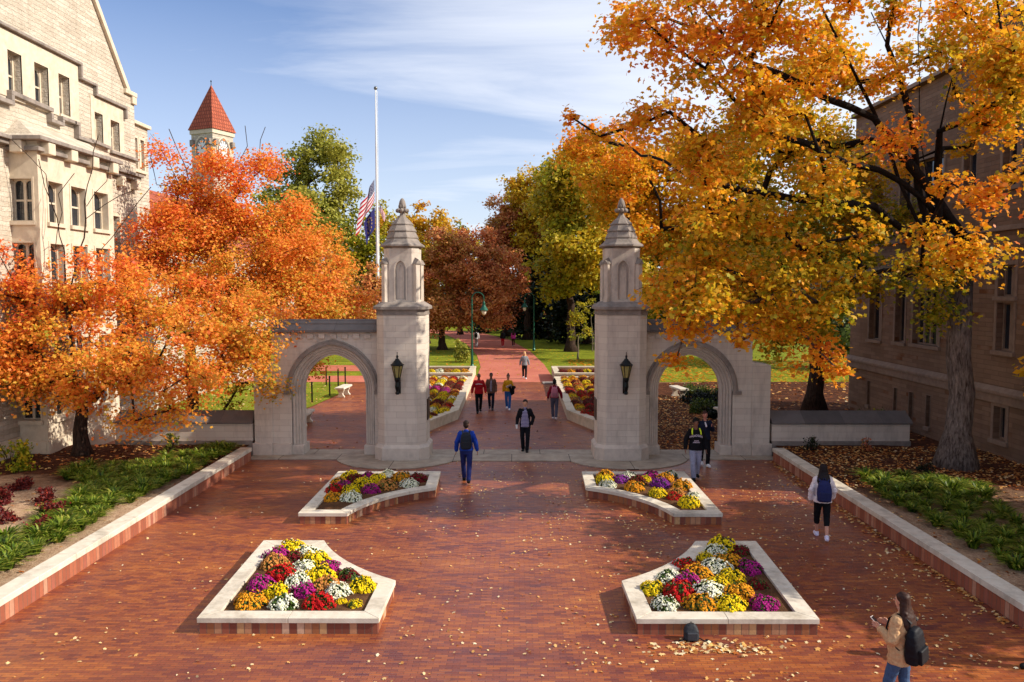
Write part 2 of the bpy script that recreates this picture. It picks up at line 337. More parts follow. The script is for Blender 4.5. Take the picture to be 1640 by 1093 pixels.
# threshold slab that bulges round both pillars
def arc(cx, cy, r, a0, a1, n=14): return [(cx+r*math.cos(R(a0+(a1-a0)*i/n)), cy+r*math.sin(R(a0+(a1-a0)*i/n))) for i in range(n+1)]
front = [(-8.6,25.6)]+arc(-3.75,26.3,2.1,199,334)+arc(3.75,26.3,2.1,206,341)+[(8.6,25.6)]
def stone_paving():
    t = NT('threshold_stone'); g = t.n('ShaderNodeNewGeometry').outputs['Position']
    b = brickwork(t, g, 1.9, 2.2, 0.012, (0,0,0,1), (1,1,1,1), (0,0,0,1)); n = t.noise(g, 2.5, 6, 0.65)
    c = t.ramp(n, [(0.3, lin((146,132,116))), (0.7, lin((186,172,152)))]); c = t.mix(t.rng(t.noise(g, 0.8, 4), .5, .75, 0, .5), c, lin((120,108,96)))
    c = t.mix(b.outputs['Fac'], c, lin((84,74,66))); t.bsdf(c, 0.8, t.bump(t.noise(g, 30, 4), 0.003), spec=0.3); return t.m
M['threshold'] = stone_paving()
sheet('threshold_paving', front+[(8.6,27.15),(-8.6,27.15)], 0.03, M['threshold'], 0.04)
# raised side beds: bumpy sheets of mulch and leaf litter
def bumpy(name, x0, x1, y0, y1, z, mat, amp=0.05, step=0.25, slope=0.0, seed=1, clip=None):
    r = random.Random(seed); nx = int((x1-x0)/step); ny = int((y1-y0)/step); vs = []; fs = []
    from mathutils import noise as mn
    for j in range(ny+1):
        for i in range(nx+1):
            x = x0+(x1-x0)*i/nx; y = y0+(y1-y0)*j/ny
            vs.append((x, y, z+slope*(abs(x)-8.8)+amp*mn.noise((x*1.1+seed, y*1.1, 0))+amp*0.5*mn.noise((x*5+seed, y*5, 3))))
    for j in range(ny):
        for i in range(nx):
            a = j*(nx+1)+i; fs.append((a, a+1, a+nx+2, a+nx+1))
    m = MB(); m.add(vs, fs); return tag(m.build(name, mat, smooth=True), kind='structure')
def m_bed(name, side):
    """straw mulch near the front, leaf litter under the trees"""
    t = NT(name); g = t.n('ShaderNodeNewGeometry').outputs['Position']; s = t.n('ShaderNodeSeparateXYZ'); t.l(g, s.inputs[0])
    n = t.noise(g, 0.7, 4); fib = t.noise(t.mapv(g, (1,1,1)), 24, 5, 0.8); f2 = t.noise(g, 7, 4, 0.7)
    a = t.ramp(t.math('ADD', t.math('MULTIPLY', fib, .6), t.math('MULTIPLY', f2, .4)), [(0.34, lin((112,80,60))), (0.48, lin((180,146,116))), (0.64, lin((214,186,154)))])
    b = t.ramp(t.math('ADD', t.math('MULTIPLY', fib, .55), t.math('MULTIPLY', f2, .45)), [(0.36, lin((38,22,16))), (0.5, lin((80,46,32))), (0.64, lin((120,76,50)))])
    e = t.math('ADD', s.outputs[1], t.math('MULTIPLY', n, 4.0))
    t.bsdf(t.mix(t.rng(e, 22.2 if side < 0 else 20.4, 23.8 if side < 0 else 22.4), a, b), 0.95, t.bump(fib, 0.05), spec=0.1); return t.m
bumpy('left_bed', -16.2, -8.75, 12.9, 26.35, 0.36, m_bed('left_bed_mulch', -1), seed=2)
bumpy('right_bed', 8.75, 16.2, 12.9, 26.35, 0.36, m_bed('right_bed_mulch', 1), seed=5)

# ------------------------------------------------------------------ low kerb walls along the beds
def kerb_wall(side, label):
    r = empty('kerb_wall', (side*8.6, 12.8, 0)); s = side
    tag(r, label, 'low wall')
    x0, x1 = sorted((s*8.48-r.location.x, s*8.78-r.location.x)); m = MB()
    m.box(x0, x1, 0, 12.75, 0, 0.30); b0, b1 = sorted((s*8.781-r.location.x, s*16-r.location.x)); m.box(b0, b1, 0, 0.3, 0, 0.30)
    m.build('brick_facing', M['kerbfacing'], r)
    m = MB(); y = -0.04; c0, c1 = sorted((s*8.44-r.location.x, s*8.82-r.location.x))
    while y < 12.6:
        e = min(y+1.22, 12.75); m.box(c0, c1, y, e-0.008, 0.3, 0.42); y = e
    x = abs(c1 if s > 0 else c0)+0.008
    while x < 7.3:
        e = x+1.22; q0, q1 = sorted((s*x, s*(e-0.008))); m.box(q0, q1, -0.04, 0.34, 0.3, 0.42); x = e
    m.build('stone_cap', M['cap'], r, bevel=0.012)
kerb_wall(-1, 'low brick kerb wall with limestone cap along the sunlit left planting bed')
kerb_wall(1, 'low kerb wall with limestone cap along the shaded right planting bed')

# ------------------------------------------------------------------ flower planters
def inset(poly, d):
    n = len(poly); out = []
    area = sum(poly[i][0]*poly[(i+1)%n][1]-poly[(i+1)%n][0]*poly[i][1] for i in range(n)); sg = 1 if area > 0 else -1
    for i in range(n):
        p0, p1, p2 = Vector(poly[i-1]), Vector(poly[i]), Vector(poly[(i+1)%n])
        d1 = (p1-p0).normalized(); d2 = (p2-p1).normalized(); n1 = Vector((-d1.y, d1.x))*sg; n2 = Vector((-d2.y, d2.x))*sg
        b = (n1+n2); b = b/max(b.length_squared, 1e-6)*2; out.append((p1.x+b.x*d, p1.y+b.y*d))
    return out
def ring_wall(m, outer, inner, z0, z1):
    n = len(outer); vs = [(x,y,z0) for x,y in outer]+[(x,y,z0) for x,y in inner]+[(x,y,z1) for x,y in outer]+[(x,y,z1) for x,y in inner]; fs = []
    for i in range(n):
        j = (i+1) % n
        fs += [(i,j,2*n+j,2*n+i), (n+j,n+i,3*n+i,3*n+j), (2*n+i,2*n+j,3*n+j,3*n+i), (j,i,n+i,n+j)]
    m.add(vs, fs)
def planter(poly, label, h=0.27, w=0.30, facing='facing', capm='cap', capt=0.085, name='flower_planter', soilh=None):
    cx_ = sum(p[0] for p in poly)/len(poly); cy_ = sum(p[1] for p in poly)/len(poly)
    r = empty(name, (cx_, cy_, 0)); tag(r, label, 'planter')
    P = [(x-cx_, y-cy_) for x, y in poly]
    m = MB(); ring_wall(m, inset(P, 0.025), inset(P, w-0.03), 0.0, h-capt); m.build('wall', M[facing], r)
    m = MB(); Q = inset(P, w); n = len(P); g = 0.004
    L = [math.dist(P[i], P[(i+1) % n]) for i in range(n)]; i = 0; spans = []
    for i in range(n):
        k = max(1, round(L[i]/1.35)) if L[i] > 0.9 else 1
        for q in range(k): spans.append((i, q/k, (q+1)/k, L[i]))
    for i, t0, t1, ln in spans:
        j = (i+1) % n; cut0 = g/ln if (ln > .9 or L[i-1] > .9 or i % 4 == 0) else 0; cut1 = g/ln if (ln > .9 or L[j] > .9) else 0
        ipl = lambda A, t: (A[i][0]+(A[j][0]-A[i][0])*t, A[i][1]+(A[j][1]-A[i][1])*t)
        m.prism([ipl(P, t0+cut0), ipl(P, t1-cut1), ipl(Q, t1-cut1), ipl(Q, t0+cut0)], h-capt, h)
    m.build('stone_cap', M[capm], r, bevel=0.006)
    q = inset(P, w-0.04); z = (soilh or h-0.05)
    m = MB(); m.add([(x,y,z) for x,y in q], [tuple(range(len(q)))]); m.build('soil', M['soil'], r)
    return r
def plan(side, front):
    # concave side faces the centre of a circle at (0, 17.55)
    C = 17.55; s = side
    if front:
        a = [(s*5.03,12.52),(s*2.08,12.52),(s*2.06,14.2)]
        p, q = (2.06,14.2), (3.92,16.5)
        ctr = (-0.9, 18.4)
    else:
        a = [(s*5.03,22.86),(s*2.05,22.86),(s*2.0,21.0)]
        p, q = (2.0,21.0), (3.86,18.53)
        ctr = (0.2, 17.9)
    r0 = math.hypot(p[0]-ctr[0], p[1]-ctr[1]); r1 = math.hypot(q[0]-ctr[0], q[1]-ctr[1])
    a0 = math.atan2(p[1]-ctr[1], p[0]-ctr[0]); a1 = math.atan2(q[1]-ctr[1], q[0]-ctr[0])
    for i in range(1, 9):
        t = i/8; rr = r0+(r1-r0)*t; aa = a0+(a1-a0)*t; a.append((s*(ctr[0]+rr*math.cos(aa)), ctr[1]+rr*math.sin(aa)))
    a.append((s*5.2, 16.5) if front else (s*5.03, 18.53))
    return a
planter(plan(-1, True), 'near left limestone capped planter of bright mixed chrysanthemums')
planter(plan(1, True), 'near right limestone capped planter with a bag leaning on its front')
planter(plan(-1, False), 'planter of mums directly in front of the left gate pillar')
planter(plan(1, False), 'planter of mums directly in front of the right gate pillar')
for s, nm in ((-1, 'left'), (1, 'right')):
    planter([(s*x, y) for x, y in [(5.4,30.0),(3.5,30.0),(2.3,33.6),(2.36,46.3),(5.4,46.3)]], 'long stone edged flower bed seen past the %s gate pillar, beyond the gate' % nm, 0.42, 0.36, 'rearwall', 'rearwall', 0.1, soilh=0.36)
    planter([(s*x, y) for x, y in [(7.6,46.9),(2.42,46.9),(2.42,51.2),(7.6,51.2)]], 'upper %s stone planter box at the edge of the lawn by the far path' % nm, 0.55, 0.36, 'rearwall', 'rearwall', 0.1, soilh=0.48)
tag(MB().box(1.7,2.4,46.0,46.85,0.004,0.06).build('step_stone', M['capdark'], bevel=0.01), 'grey stone block set in the brick beside the upper right planter', 'step')

# ------------------------------------------------------------------ gate
def arch_path(cx0, w, zs, h, o, n=14, z0=0.0):
    """pointed arch outline: jamb foot, springing, apex, springing, foot; offset o outwards"""
    Rr = (w*w+h*h)/(2*w); pts = [(cx0-w-o, z0)]
    th = math.acos(max(-1, min(1, (Rr-w)/(Rr+o))))
    L = [(cx0-w+Rr-(Rr+o)*math.cos(th*i/n), zs+(Rr+o)*math.sin(th*i/n)) for i in range(n+1)]
    pts += L; pts += [(2*cx0-x, z) for x, z in reversed(L[:-1])]; pts.append((cx0+w+o, z0)); return pts
def band(m, A, B, y0, y1):
    n = len(A); vs = [(x,y0,z) for x,z in A]+[(x,y0,z) for x,z in B]+[(x,y1,z) for x,z in A]+[(x,y1,z) for x,z in B]; fs = []
    for i in range(n-1):
        fs += [(i,i+1,n+i+1,n+i), (2*n+i+1,2*n+i,3*n+i,3*n+i+1), (i+1,i,2*n+i,2*n+i+1), (n+i,n+i+1,3*n+i+1,3*n+i)]
    fs += [(0,n,3*n,2*n), (n-1,3*n-1,4*n-1,2*n-1)]; m.add(vs, fs)
def wing(side):
    s = side; cx0 = s*5.95; r = empty('gate_arch', (cx0, 26.7, 0))
    tag(r, 'pointed stone side arch joined to the %s pillar%s' % (('left', ', orange maple leaves over its end') if s < 0 else ('right', ', two boys walking out of it')), 'archway')
    Y0, Y1 = 26.3-26.7, 27.1-26.7
    w, zs, h = 1.04, 2.16, 1.2; inner = 1.04
    x_in = s*4.3; x_out = s*7.97
    A = arch_path(0, w, zs, h, 0.34); m = MB(); xa, xb = sorted((x_in-cx0, x_out-cx0)); top = 4.08
    # wall surface above and beside the arch
    n = len(A); T = []
    for x, z in A: T.append((x, top))
    band(m, [(x, max(z, 0)) for x, z in A], T, Y0, Y1)
    m.box(xa, A[0][0], Y0, Y1, 0, top); m.box(A[-1][0], xb, Y0, Y1, 0, top)
    m.build('wall', M['gate'], r)
    # outer buttress with sloping shoulder
    m = MB(); o1 = s*8.58-cx0; o0 = x_out-cx0+0.001*s
    m.slab([(o0,0),(o1,0),(o1,3.04),(o0,3.14)], 1, Y0-0.04, Y1+0.04); m.build('buttress', M['gate'], r, bevel=0.01)
    # moulded orders stepping in
    m = MB()
    for k, (a, b, ya) in enumerate([(0.34,0.25,0.06),(0.25,0.17,0.13),(0.17,0.09,0.19),(0.09,0.0,0.27)]):
        band(m, arch_path(0, w, zs, h, b), arch_path(0, w, zs, h, a+0.002), Y0+ya, Y1-ya)
    for a in (0.30, 0.21, 0.13, 0.045):
        p = arch_path(0, w, zs, h, a); yy = Y0+{0.30:0.06,0.21:0.13,0.13:0.19,0.045:0.27}[a]
        m.tube([(x, yy, z) for x, z in p], 0.022, 6)
    m.build('arch_moulding', M['gatetrim'], r)
    m = MB(); H0 = [p for p in arch_path(0, w, zs, h, 0.36)[1:-1]]; H1 = [p for p in arch_path(0, w, zs, h, 0.46)[1:-1]]
    band(m, H0, H1, Y0-0.09, Y0+0.002)
    H2 = [p for p in arch_path(0, w, zs, h, 0.46)[1:-1]]; H3 = [p for p in arch_path(0, w, zs, h, 0.52)[1:-1]]
    band(m, H2, H3, Y0-0.05, Y0+0.002)
    for q in (-1, 1): m.box(*sorted((q*(w+0.34), q*(w+0.62))), Y0-0.1, Y0+0.001, zs-0.1, zs+0.02)
    m.build('hood_moulding', M['capdark'], r, bevel=0.008)
    # plinth
    e0, e1 = sorted((o0+0.003*s, o1+s*0.07)); MB().box(e0, e1, Y0-0.1, Y1+0.1, 0, 0.42).build('plinth', M['gatetrim'], r, bevel=0.02)
    for q, (a, b) in ((-1, (xa, -w-0.36)), (1, (w+0.36, xb))):
        m = MB()
        if b-a > 0.05: m.box(a, b+(0.006 if q < 0 else 0), Y0-0.07, Y1+0.07, 0, 0.42)
        m.box(*sorted((q*(w-0.03), q*(w+0.362))), Y0+0.0, Y1-0.0, 0, 0.34); m.build('plinth', M['gatetrim'], r, bevel=0.02)
    # corbel table and coping
    m = MB(); x = xa+0.06
    while x < xb-0.2: m.box(x, x+0.2, Y0-0.07, Y0+0.01, top-0.16, top-0.001); x += 0.38
    m.box(xa, xb, Y0-0.035, Y1+0.035, top-0.001, top+0.05); m.build('corbel_table', M['gatetrim'], r)
    m = MB(); c0 = xa-0.0 if s > 0 else xa-0.16; c1 = xb+0.16 if s > 0 else xb
    m.slab([(Y0-0.16,top+0.05),(Y1+0.16,top+0.05),(Y1+0.16,top+0.13),(0.24,top+0.3),(0.24,top+0.34),(0.0,top+0.47),(-0.24,top+0.34),(-0.24,top+0.3),(Y0-0.16,top+0.13)], 0, c0, c1)
    m.build('coping', M['slate'], r, bevel=0.008)
wing(-1); wing(1)
def octo(hw, ch, cx=0, cy=0):
    return [(cx-hw+ch,cy-hw),(cx+hw-ch,cy-hw),(cx+hw,cy-hw+ch),(cx+hw,cy+hw-ch),(cx+hw-ch,cy+hw),(cx-hw+ch,cy+hw),(cx-hw,cy+hw-ch),(cx-hw,cy-hw+ch)]
def pillar(side):
    s = side; X0, Y0 = s*3.58, 26.25; r = empty('gate_pillar', (X0, Y0, 0))
    tag(r, 'tall %s limestone gate pillar with stepped cap, %s' % (('left', 'nearest the flagpole') if s < 0 else ('right', 'under the golden maple branches')), 'gate pillar')
    m = MB(); m.prism(octo(0.79, 0.26), 0.0, 4.72); m.build('shaft', M['gate'], r, bevel=0.01)
    m = MB(); m.prism(octo(0.88, 0.28), 0.0, 0.42); m.prism(octo(0.88, 0.28), 0.42, 0.52, octo(0.792, 0.262)); m.build('plinth', M['gatetrim'], r)
    m = MB(); m.prism(octo(0.815,0.265), 4.72, 4.76); m.prism(octo(0.80,0.262), 4.76, 4.9); m.prism(octo(0.89,0.29), 4.9, 4.99); m.prism(octo(0.89,0.29), 4.99, 5.14, octo(0.66,0.2))
    m.build('ledge', M['capdark'], r)
    # upper stage: eight faces with sunk lancet panels
    m = MB(); hw = 0.56
    U = octo(hw, 0.2); n = len(U)
    m.prism(octo(0.50, 0.18), 5.1, 6.86)
    zt, zb = 6.50, 5.12
    for f in (0, 2, 4, 6):            # the four main faces carry a sunk pointed panel
        a = Vector(U[f]); b = Vector(U[(f+1) % n]); d = (b-a).normalized(); nr = Vector((d.y, -d.x)); L = (b-a).length; mid = (a+b)/2
        def P(u, off, z): q = mid+d*u-nr*off; return (q.x, q.y, z)
        A = arch_path(0, 0.165, 6.2, 0.26, 0.0, 8, 5.2); B = [(x, 6.72) for x, z in A]
        def fband(A, B, o0, o1):
            k = len(A); vs = [P(x,o0,z) for x,z in A]+[P(x,o0,z) for x,z in B]+[P(x,o1,z) for x,z in A]+[P(x,o1,z) for x,z in B]; fs = []
            for i in range(k-1): fs += [(i,i+1,k+i+1,k+i),(i+1,i,2*k+i,2*k+i+1),(2*k+i+1,2*k+i,3*k+i,3*k+i+1)]
            m.add(vs, fs)
        fband(A, B, 0.0, 0.055)
        for u0, u1 in ((-L/2, -0.165), (0.165, L/2)):
            m.add([P(u0,0,5.1),P(u1,0,5.1),P(u1,0,6.72),P(u0,0,6.72),P(u0,.055,5.1),P(u1,.055,5.1),P(u1,.055,6.72),P(u0,.055,6.72)], [(0,1,2,3),(1,5,6,2),(0,3,7,4),(3,2,6,7)])
        m.add([P(-.165,0,5.1),P(.165,0,5.1),P(.165,0,5.2),P(-.165,0,5.2),P(.165,.055,5.22),P(-.165,.055,5.22)], [(0,1,2,3),(3,2,4,5)])
        A2 = arch_path(0, 0.07, 6.16, 0.17, 0.0, 6, 5.25); C2 = arch_path(0, 0.07, 6.16, 0.17, 0.035, 6, 5.25); fband(A2, C2, 0.03, 0.06)
        A3 = arch_path(0, 0.165, 6.2, 0.26, 0.01, 8, 5.2); C3 = arch_path(0, 0.165, 6.2, 0.26, 0.05, 8, 5.2); fband(A3, C3, -0.02, 0.01)
    for f in (1, 3, 5, 7):
        a = U[f]; b = U[(f+1) % n]; m.add([(a[0],a[1],5.1),(b[0],b[1],5.1),(b[0],b[1],6.72),(a[0],a[1],6.72)], [(0,1,2,3)])
    m.prism(octo(0.563,0.2), 6.72, 6.86); m.build('upper_stage', M['gatetrim'], r)
    # corner buttresses with gabled heads
    for i in range(4):
        ang = R(45+90*i); b = MB(); c, s_ = math.cos(ang), math.sin(ang)
        def Q(u, v, z): return (c*u-s_*v, s_*u+c*v, z)
        u0, u1, v = 0.56, 0.80, 0.085
        b.add([Q(u0,-v,5.08),Q(u1,-v,5.08),Q(u1,v,5.08),Q(u0,v,5.08),Q(u0,-v,6.36),Q(u1,-v,6.36),Q(u1,v,6.36),Q(u0,v,6.36)], [(0,3,2,1),(4,5,6,7),(0,1,5,4),(1,2,6,5),(2,3,7,6),(3,0,4,7)])
        b.build('corner_buttress', M['gatetrim'], r, bevel=0.006)
        b = MB(); v2 = v+0.03; u2 = u1+0.04
        b.add([Q(u0,-v2,6.362),Q(u2,-v2,6.362),Q(u2,v2,6.362),Q(u0,v2,6.362),Q(u2,0,6.5),Q(u0-0.02,0,6.62)], [(0,3,2,1),(0,1,4,5),(2,3,5,4),(1,2,4),(0,5,3)])
        b.build('buttress_cap', M['capdark'], r)
    m = MB(); rot = R(22.5); k = 1/math.cos(rot)
    pr = [(0.56,6.862),(0.6,6.9),(0.69,6.93),(0.69,6.98),(0.56,7.07),(0.475,7.2),(0.5,7.201),(0.5,7.23),(0.41,7.42),(0.44,7.421),(0.44,7.45),(0.32,7.64),(0.345,7.641),(0.345,7.67),(0.24,7.79),(0.13,7.89),(0.085,7.97),(0.07,8.02)]
    m.lathe([(a*k, z) for a, z in pr], (0,0,0), 8, rot); m.build('stepped_cap', M['capdark'], r)
    m = MB(); m.lathe([(0.08,8.02),(0.07,8.06),(0.14,8.1),(0.1,8.16),(0.085,8.18),(0.11,8.24),(0.115,8.32),(0.09,8.42),(0.05,8.49),(0.01,8.52)], (0,0,0), 12)
    for i in range(8):
        a = R(45*i); m.ell((0.16*math.cos(a), 0.16*math.sin(a), 8.11), (0.065, 0.065, 0.07), 8, 6); m.ell((0.1*math.cos(a+.4), 0.1*math.sin(a+.4), 8.24), (0.035, 0.035, 0.07), 6, 5)
    m.build('finial', M['capdark'], r, smooth=True)
    m = MB(); xx = -s*0.79; m.box(*sorted((xx, xx-s*0.03)), -0.3, 0.3, 1.25, 1.95); m.build('plaque', M['bronze'], r, bevel=0.01)
    # lantern
    L = empty('wall_lantern', (s*3.64, Y0-0.79, 0)); tag(L, 'black iron lantern with amber glass on the %s gate pillar' % ('left' if s < 0 else 'right'), 'lantern')
    yc = -0.26
    m = MB(); m.lathe([(0.05,2.2),(0.075,2.24),(0.05,2.3),(0.085,2.45),(0.07,2.6),(0.1,2.68),(0.1,2.74),(0.02,2.745)], (0,yc,0), 8)
    m.tube([(0,0.02,2.34),(0,yc*0.5,2.3),(0,yc,2.45)], 0.035, 8); m.tube([(0,0.02,2.62),(0,yc,2.66)], 0.025, 8); m.box(-0.07,0.07,-0.03,0.0,2.2,2.72); m.build('bracket', M['iron'], L)
    m = MB(); m.lathe([(0.085,2.745),(0.17,3.13)], (0,yc,0), 6); m.build('glass', M['amber'], L)
    m = MB()
    for i in range(6):
        a = R(60*i); m.tube([(0.09*math.cos(a), yc+0.09*math.sin(a), 2.74), (0.176*math.cos(a), yc+0.176*math.sin(a), 3.13)], 0.012, 4)
    m.lathe([(0.185,3.12),(0.215,3.135),(0.215,3.16),(0.16,3.2),(0.1,3.28),(0.075,3.3),(0.06,3.34),(0.02,3.36),(0.04,3.4),(0.03,3.44),(0.012,3.47),(0.012,3.56)], (0,yc,0), 12); m.build('frame', M['iron'], L)
pillar(-1); pillar(1)
def low_wall(side):
    s = side; r = empty('garden_wall', (s*11, 26.8, 0)); tag(r, 'low stone wall with sloped dark coping running %s' % ('left from the gate, under the orange maple' if s < 0 else 'right from the gate, in deep shade'), 'wall')
    a, b = sorted((s*8.66-s*11, s*13.25-s*11)); m = MB(); m.box(a, b, -0.5, 0.5, 0, 1.06); m.build('wall', M['gate'], r, bevel=0.008)
    m = MB(); m.box(a, b+0.02*(s > 0), -0.56, 0.56, 0, 0.5); m.build('plinth', M['capdark'], r, bevel=0.01)
    m = MB(); c0, c1 = (a, b+0.07) if s > 0 else (a-0.07, b); m.slab([(-0.56,1.062),(0.56,1.062),(0.56,1.12),(0.0,1.45),(-0.56,1.12)], 0, c0, c1); m.build('coping', M['slate'], r, bevel=0.008)
low_wall(-1); low_wall(1)

# ------------------------------------------------------------------ benches, posts, lamps, flagpole
def bench(x, y, rz, label, group):
    r = empty('stone_bench', (x, y, 0.01), rz); tag(r, label, 'bench', group)
    MB().box(-0.24,0.24,-0.78,0.78,0.43,0.53).build('seat', M['cap'], r, bevel=0.02)
    for q in (-1, 1):
        m = MB(); P = [(-0.19,0),(0.19,0),(0.19,0.06),(0.12,0.12),(0.1,0.22),(0.16,0.32),(0.19,0.43),(-0.19,0.43),(-0.16,0.32),(-0.1,0.22),(-0.12,0.12),(-0.19,0.06)]
        m.slab(P, 1, q*0.5-0.07, q*0.5+0.07); m.build('leg', M['cap'], r, bevel=0.01)
    return r
bench(-8.5, 32.3, R(2), 'stone bench nearest the camera through the left arch', 'stone benches behind the gate')
bench(-8.75, 40.8, R(-4), 'stone bench farther up the path through the left arch', 'stone benches behind the gate')
bench(8.45, 40.4, R(10), 'stone bench farther back through the right arch', 'stone benches behind the gate')
bench(9.0, 33.0, R(18), 'stone bench beside the right jamb, behind the two boys', 'stone benches behind the gate')
for i, (x, y) in enumerate([(-10.0,36.2),(-9.75,38.3),(-9.5,40.9),(-9.75,44.0),(-9.7,45.6),(-10.75,45.4)]):
    lb = ['slim black post at the near end of the lawn edge through the left arch', 'second slim black post along the lawn edge through the left arch', 'black post just before the far left bench', 'shorter black post between two taller ones at the far lawn corner', 'black post at the far lawn corner nearest the path', 'tall black post at the far lawn corner, left of the others'][i]
    m = MB(); m.lathe([(0.04,0),(0.04,0.95),(0.05,0.96),(0.05,1.02),(0.0,1.05)], (x, y, 0.01), 8); o = m.build('bollard_post', M['iron']); tag(o, lb, 'post', 'black posts along the side lawn')
tag(MB().tube([(-10.75,45.4,0.75),(-10.2,45.5,0.72),(-9.7,45.6,0.75)], 0.012, 5).build('post_rail', M['iron']), 'thin black rail strung between the posts at the far lawn corner', 'rail')
def street_lamp(x, y, H, dirx, label):
    r = empty('street_lamp', (x, y, 0)); tag(r, label, 'street lamp', 'green lamps along the path')
    m = MB(); m.lathe([(0.14,0),(0.14,0.1),(0.1,0.2),(0.085,0.8),(0.065,1.2),(0.05,H-0.6)], (0,0,0), 10)
    pts = [(0,0,H-0.6)]+[(dirx*0.42*(1-math.cos(R(a))), 0, H-0.5+0.42*math.sin(R(a))) for a in range(0, 181, 20)]+[(dirx*0.84,0,H-0.75)]
    m.tube(pts, 0.035, 8); m.lathe([(0.06,H-1.0),(0.08,H-0.98),(0.06,H-0.9)], (0,0,0), 8); m.build('pole', M['green'], r)
    m = MB(); m.lathe([(0.05,H-0.72),(0.09,H-0.8),(0.1,H-0.98),(0.16,H-1.1),(0.3,H-1.3),(0.31,H-1.34),(0.1,H-1.33)], (dirx*0.84,0,0), 14); m.build('lamp_shade', M['green'], r)
    m = MB(); m.lathe([(0.16,H-1.335),(0.17,H-1.45),(0.12,H-1.6),(0.03,H-1.68)], (dirx*0.84,0,0), 12); m.build('globe', M['frosted'], r, smooth=True)
street_lamp(-2.95, 56.0, 5.35, 1, 'green gooseneck street lamp on the sunlit left lawn by the path')
street_lamp(1.75, 71.0, 5.2, -1, 'green gooseneck street lamp on the right, against the dark trees')
# flagpole at half mast
def m_flag_us():
    t = NT('stars_and_stripes'); u = t.n('ShaderNodeUVMap').outputs[0]; s = t.n('ShaderNodeSeparateXYZ'); t.l(u, s.inputs[0]); U, V = s.outputs[0], s.outputs[1]
    st = t.math('MODULO', t.math('FLOOR', t.math('MULTIPLY', V, 13.0)), 2.0)
    c = t.mix(st, lin((200,26,50)), lin((245,242,242)))
    can = t.math('MULTIPLY', t.math('LESS_THAN', U, 0.4), t.math('GREATER_THAN', V, 6/13.0))
    fu = t.math('SUBTRACT', t.math('FRACT', t.math('MULTIPLY', U, 15.0)), 0.5); fv = t.math('SUBTRACT', t.math('FRACT', t.math('MULTIPLY', V, 13*9/7.0)), 0.5)
    d = t.math('ADD', t.math('MULTIPLY', fu, fu), t.math('MULTIPLY', fv, fv)); dot = t.math('LESS_THAN', d, 0.07)
    c = t.mix(can, c, t.mix(dot, lin((36,34,92)), lin((230,230,235)))); cl(t, c); return t.m
def cl(t, c):
    d = t.bsdf(c, 0.7, link=False); tr = t.n('ShaderNodeBsdfTranslucent'); t.l(c, tr.inputs[0]); mx = t.n('ShaderNodeMixShader'); mx.inputs[0].default_value = 0.5
    t.l(d.outputs[0], mx.inputs[1]); t.l(tr.outputs[0], mx.inputs[2]); t.l(mx.outputs[0], t.out.inputs[0])
def m_flag_state():
    t = NT('blue_and_gold_flag'); u = t.n('ShaderNodeUVMap').outputs[0]; s = t.n('ShaderNodeSeparateXYZ'); t.l(u, s.inputs[0])
    x = t.math('MULTIPLY', t.math('SUBTRACT', s.outputs[0], 0.5), 1.5); y = t.math('SUBTRACT', s.outputs[1], 0.5)
    r = t.math('SQRT', t.math('ADD', t.math('MULTIPLY', x, x), t.math('MULTIPLY', y, y))); a = t.math('ARCTAN2', y, x)
    dots = t.math('MULTIPLY', t.math('LESS_THAN', t.math('ABSOLUTE', t.math('SUBTRACT', r, 0.33)), 0.035), t.math('GREATER_THAN', t.math('COSINE', t.math('MULTIPLY', a, 13.0)), 0.2))
    torch = t.math('MULTIPLY', t.math('LESS_THAN', t.math('ABSOLUTE', x), 0.03), t.math('LESS_THAN', t.math('ABSOLUTE', y), 0.2))
    flame = t.math('LESS_THAN', t.math('ADD', t.math('MULTIPLY', x, x), t.math('POWER', t.math('SUBTRACT', y, 0.18), 2.0)), 0.004)
    g = t.math('MAXIMUM', dots, t.math('MAXIMUM', torch, flame)); cl(t, t.mix(g, lin((40,36,110)), lin((212,176,90)))); return t.m
def cloth(name, mat, parent, fn, nu=40, nv=28):
    me = bpy.data.meshes.new(name); vs = [tuple(fn(i/nu, j/nv)) for j in range(nv+1) for i in range(nu+1)]
    fs = [(j*(nu+1)+i, j*(nu+1)+i+1, (j+1)*(nu+1)+i+1, (j+1)*(nu+1)+i) for j in range(nv) for i in range(nu)]
    me.from_pydata(vs, [], fs); uv = me.uv_layers.new(name='UVMap')
    for p in me.polygons:
        for li in p.loop_indices:
            v = me.loops[li].vertex_index; uv.data[li].uv = ((v % (nu+1))/nu, (v//(nu+1))/nv)
        p.use_smooth = True
    me.materials.append(mat); o = bpy.data.objects.new(name, me); COL.objects.link(o); o.parent = parent; return o
fp = empty('flagpole', (-10.25, 60, 0)); tag(fp, 'tall white flagpole topped by a small ball, behind the left gate pillar', 'flagpole')
MB().lathe([(0.125,0),(0.12,4),(0.10,10),(0.08,16),(0.055,20.2)], (0,0,0), 12).build('pole', M['white'], fp, smooth=True)
MB().ell((0,0,20.33), (0.14,0.14,0.14), 12, 8).build('ball', simple('silver_ball', (120,120,118), 0.3, 0.6), fp, smooth=True)
MB().tube([(0.17,-.05,1.2),(0.16,-.05,10),(0.13,-.05,20.1)], 0.012, 4).build('halyard', M['white'], fp)
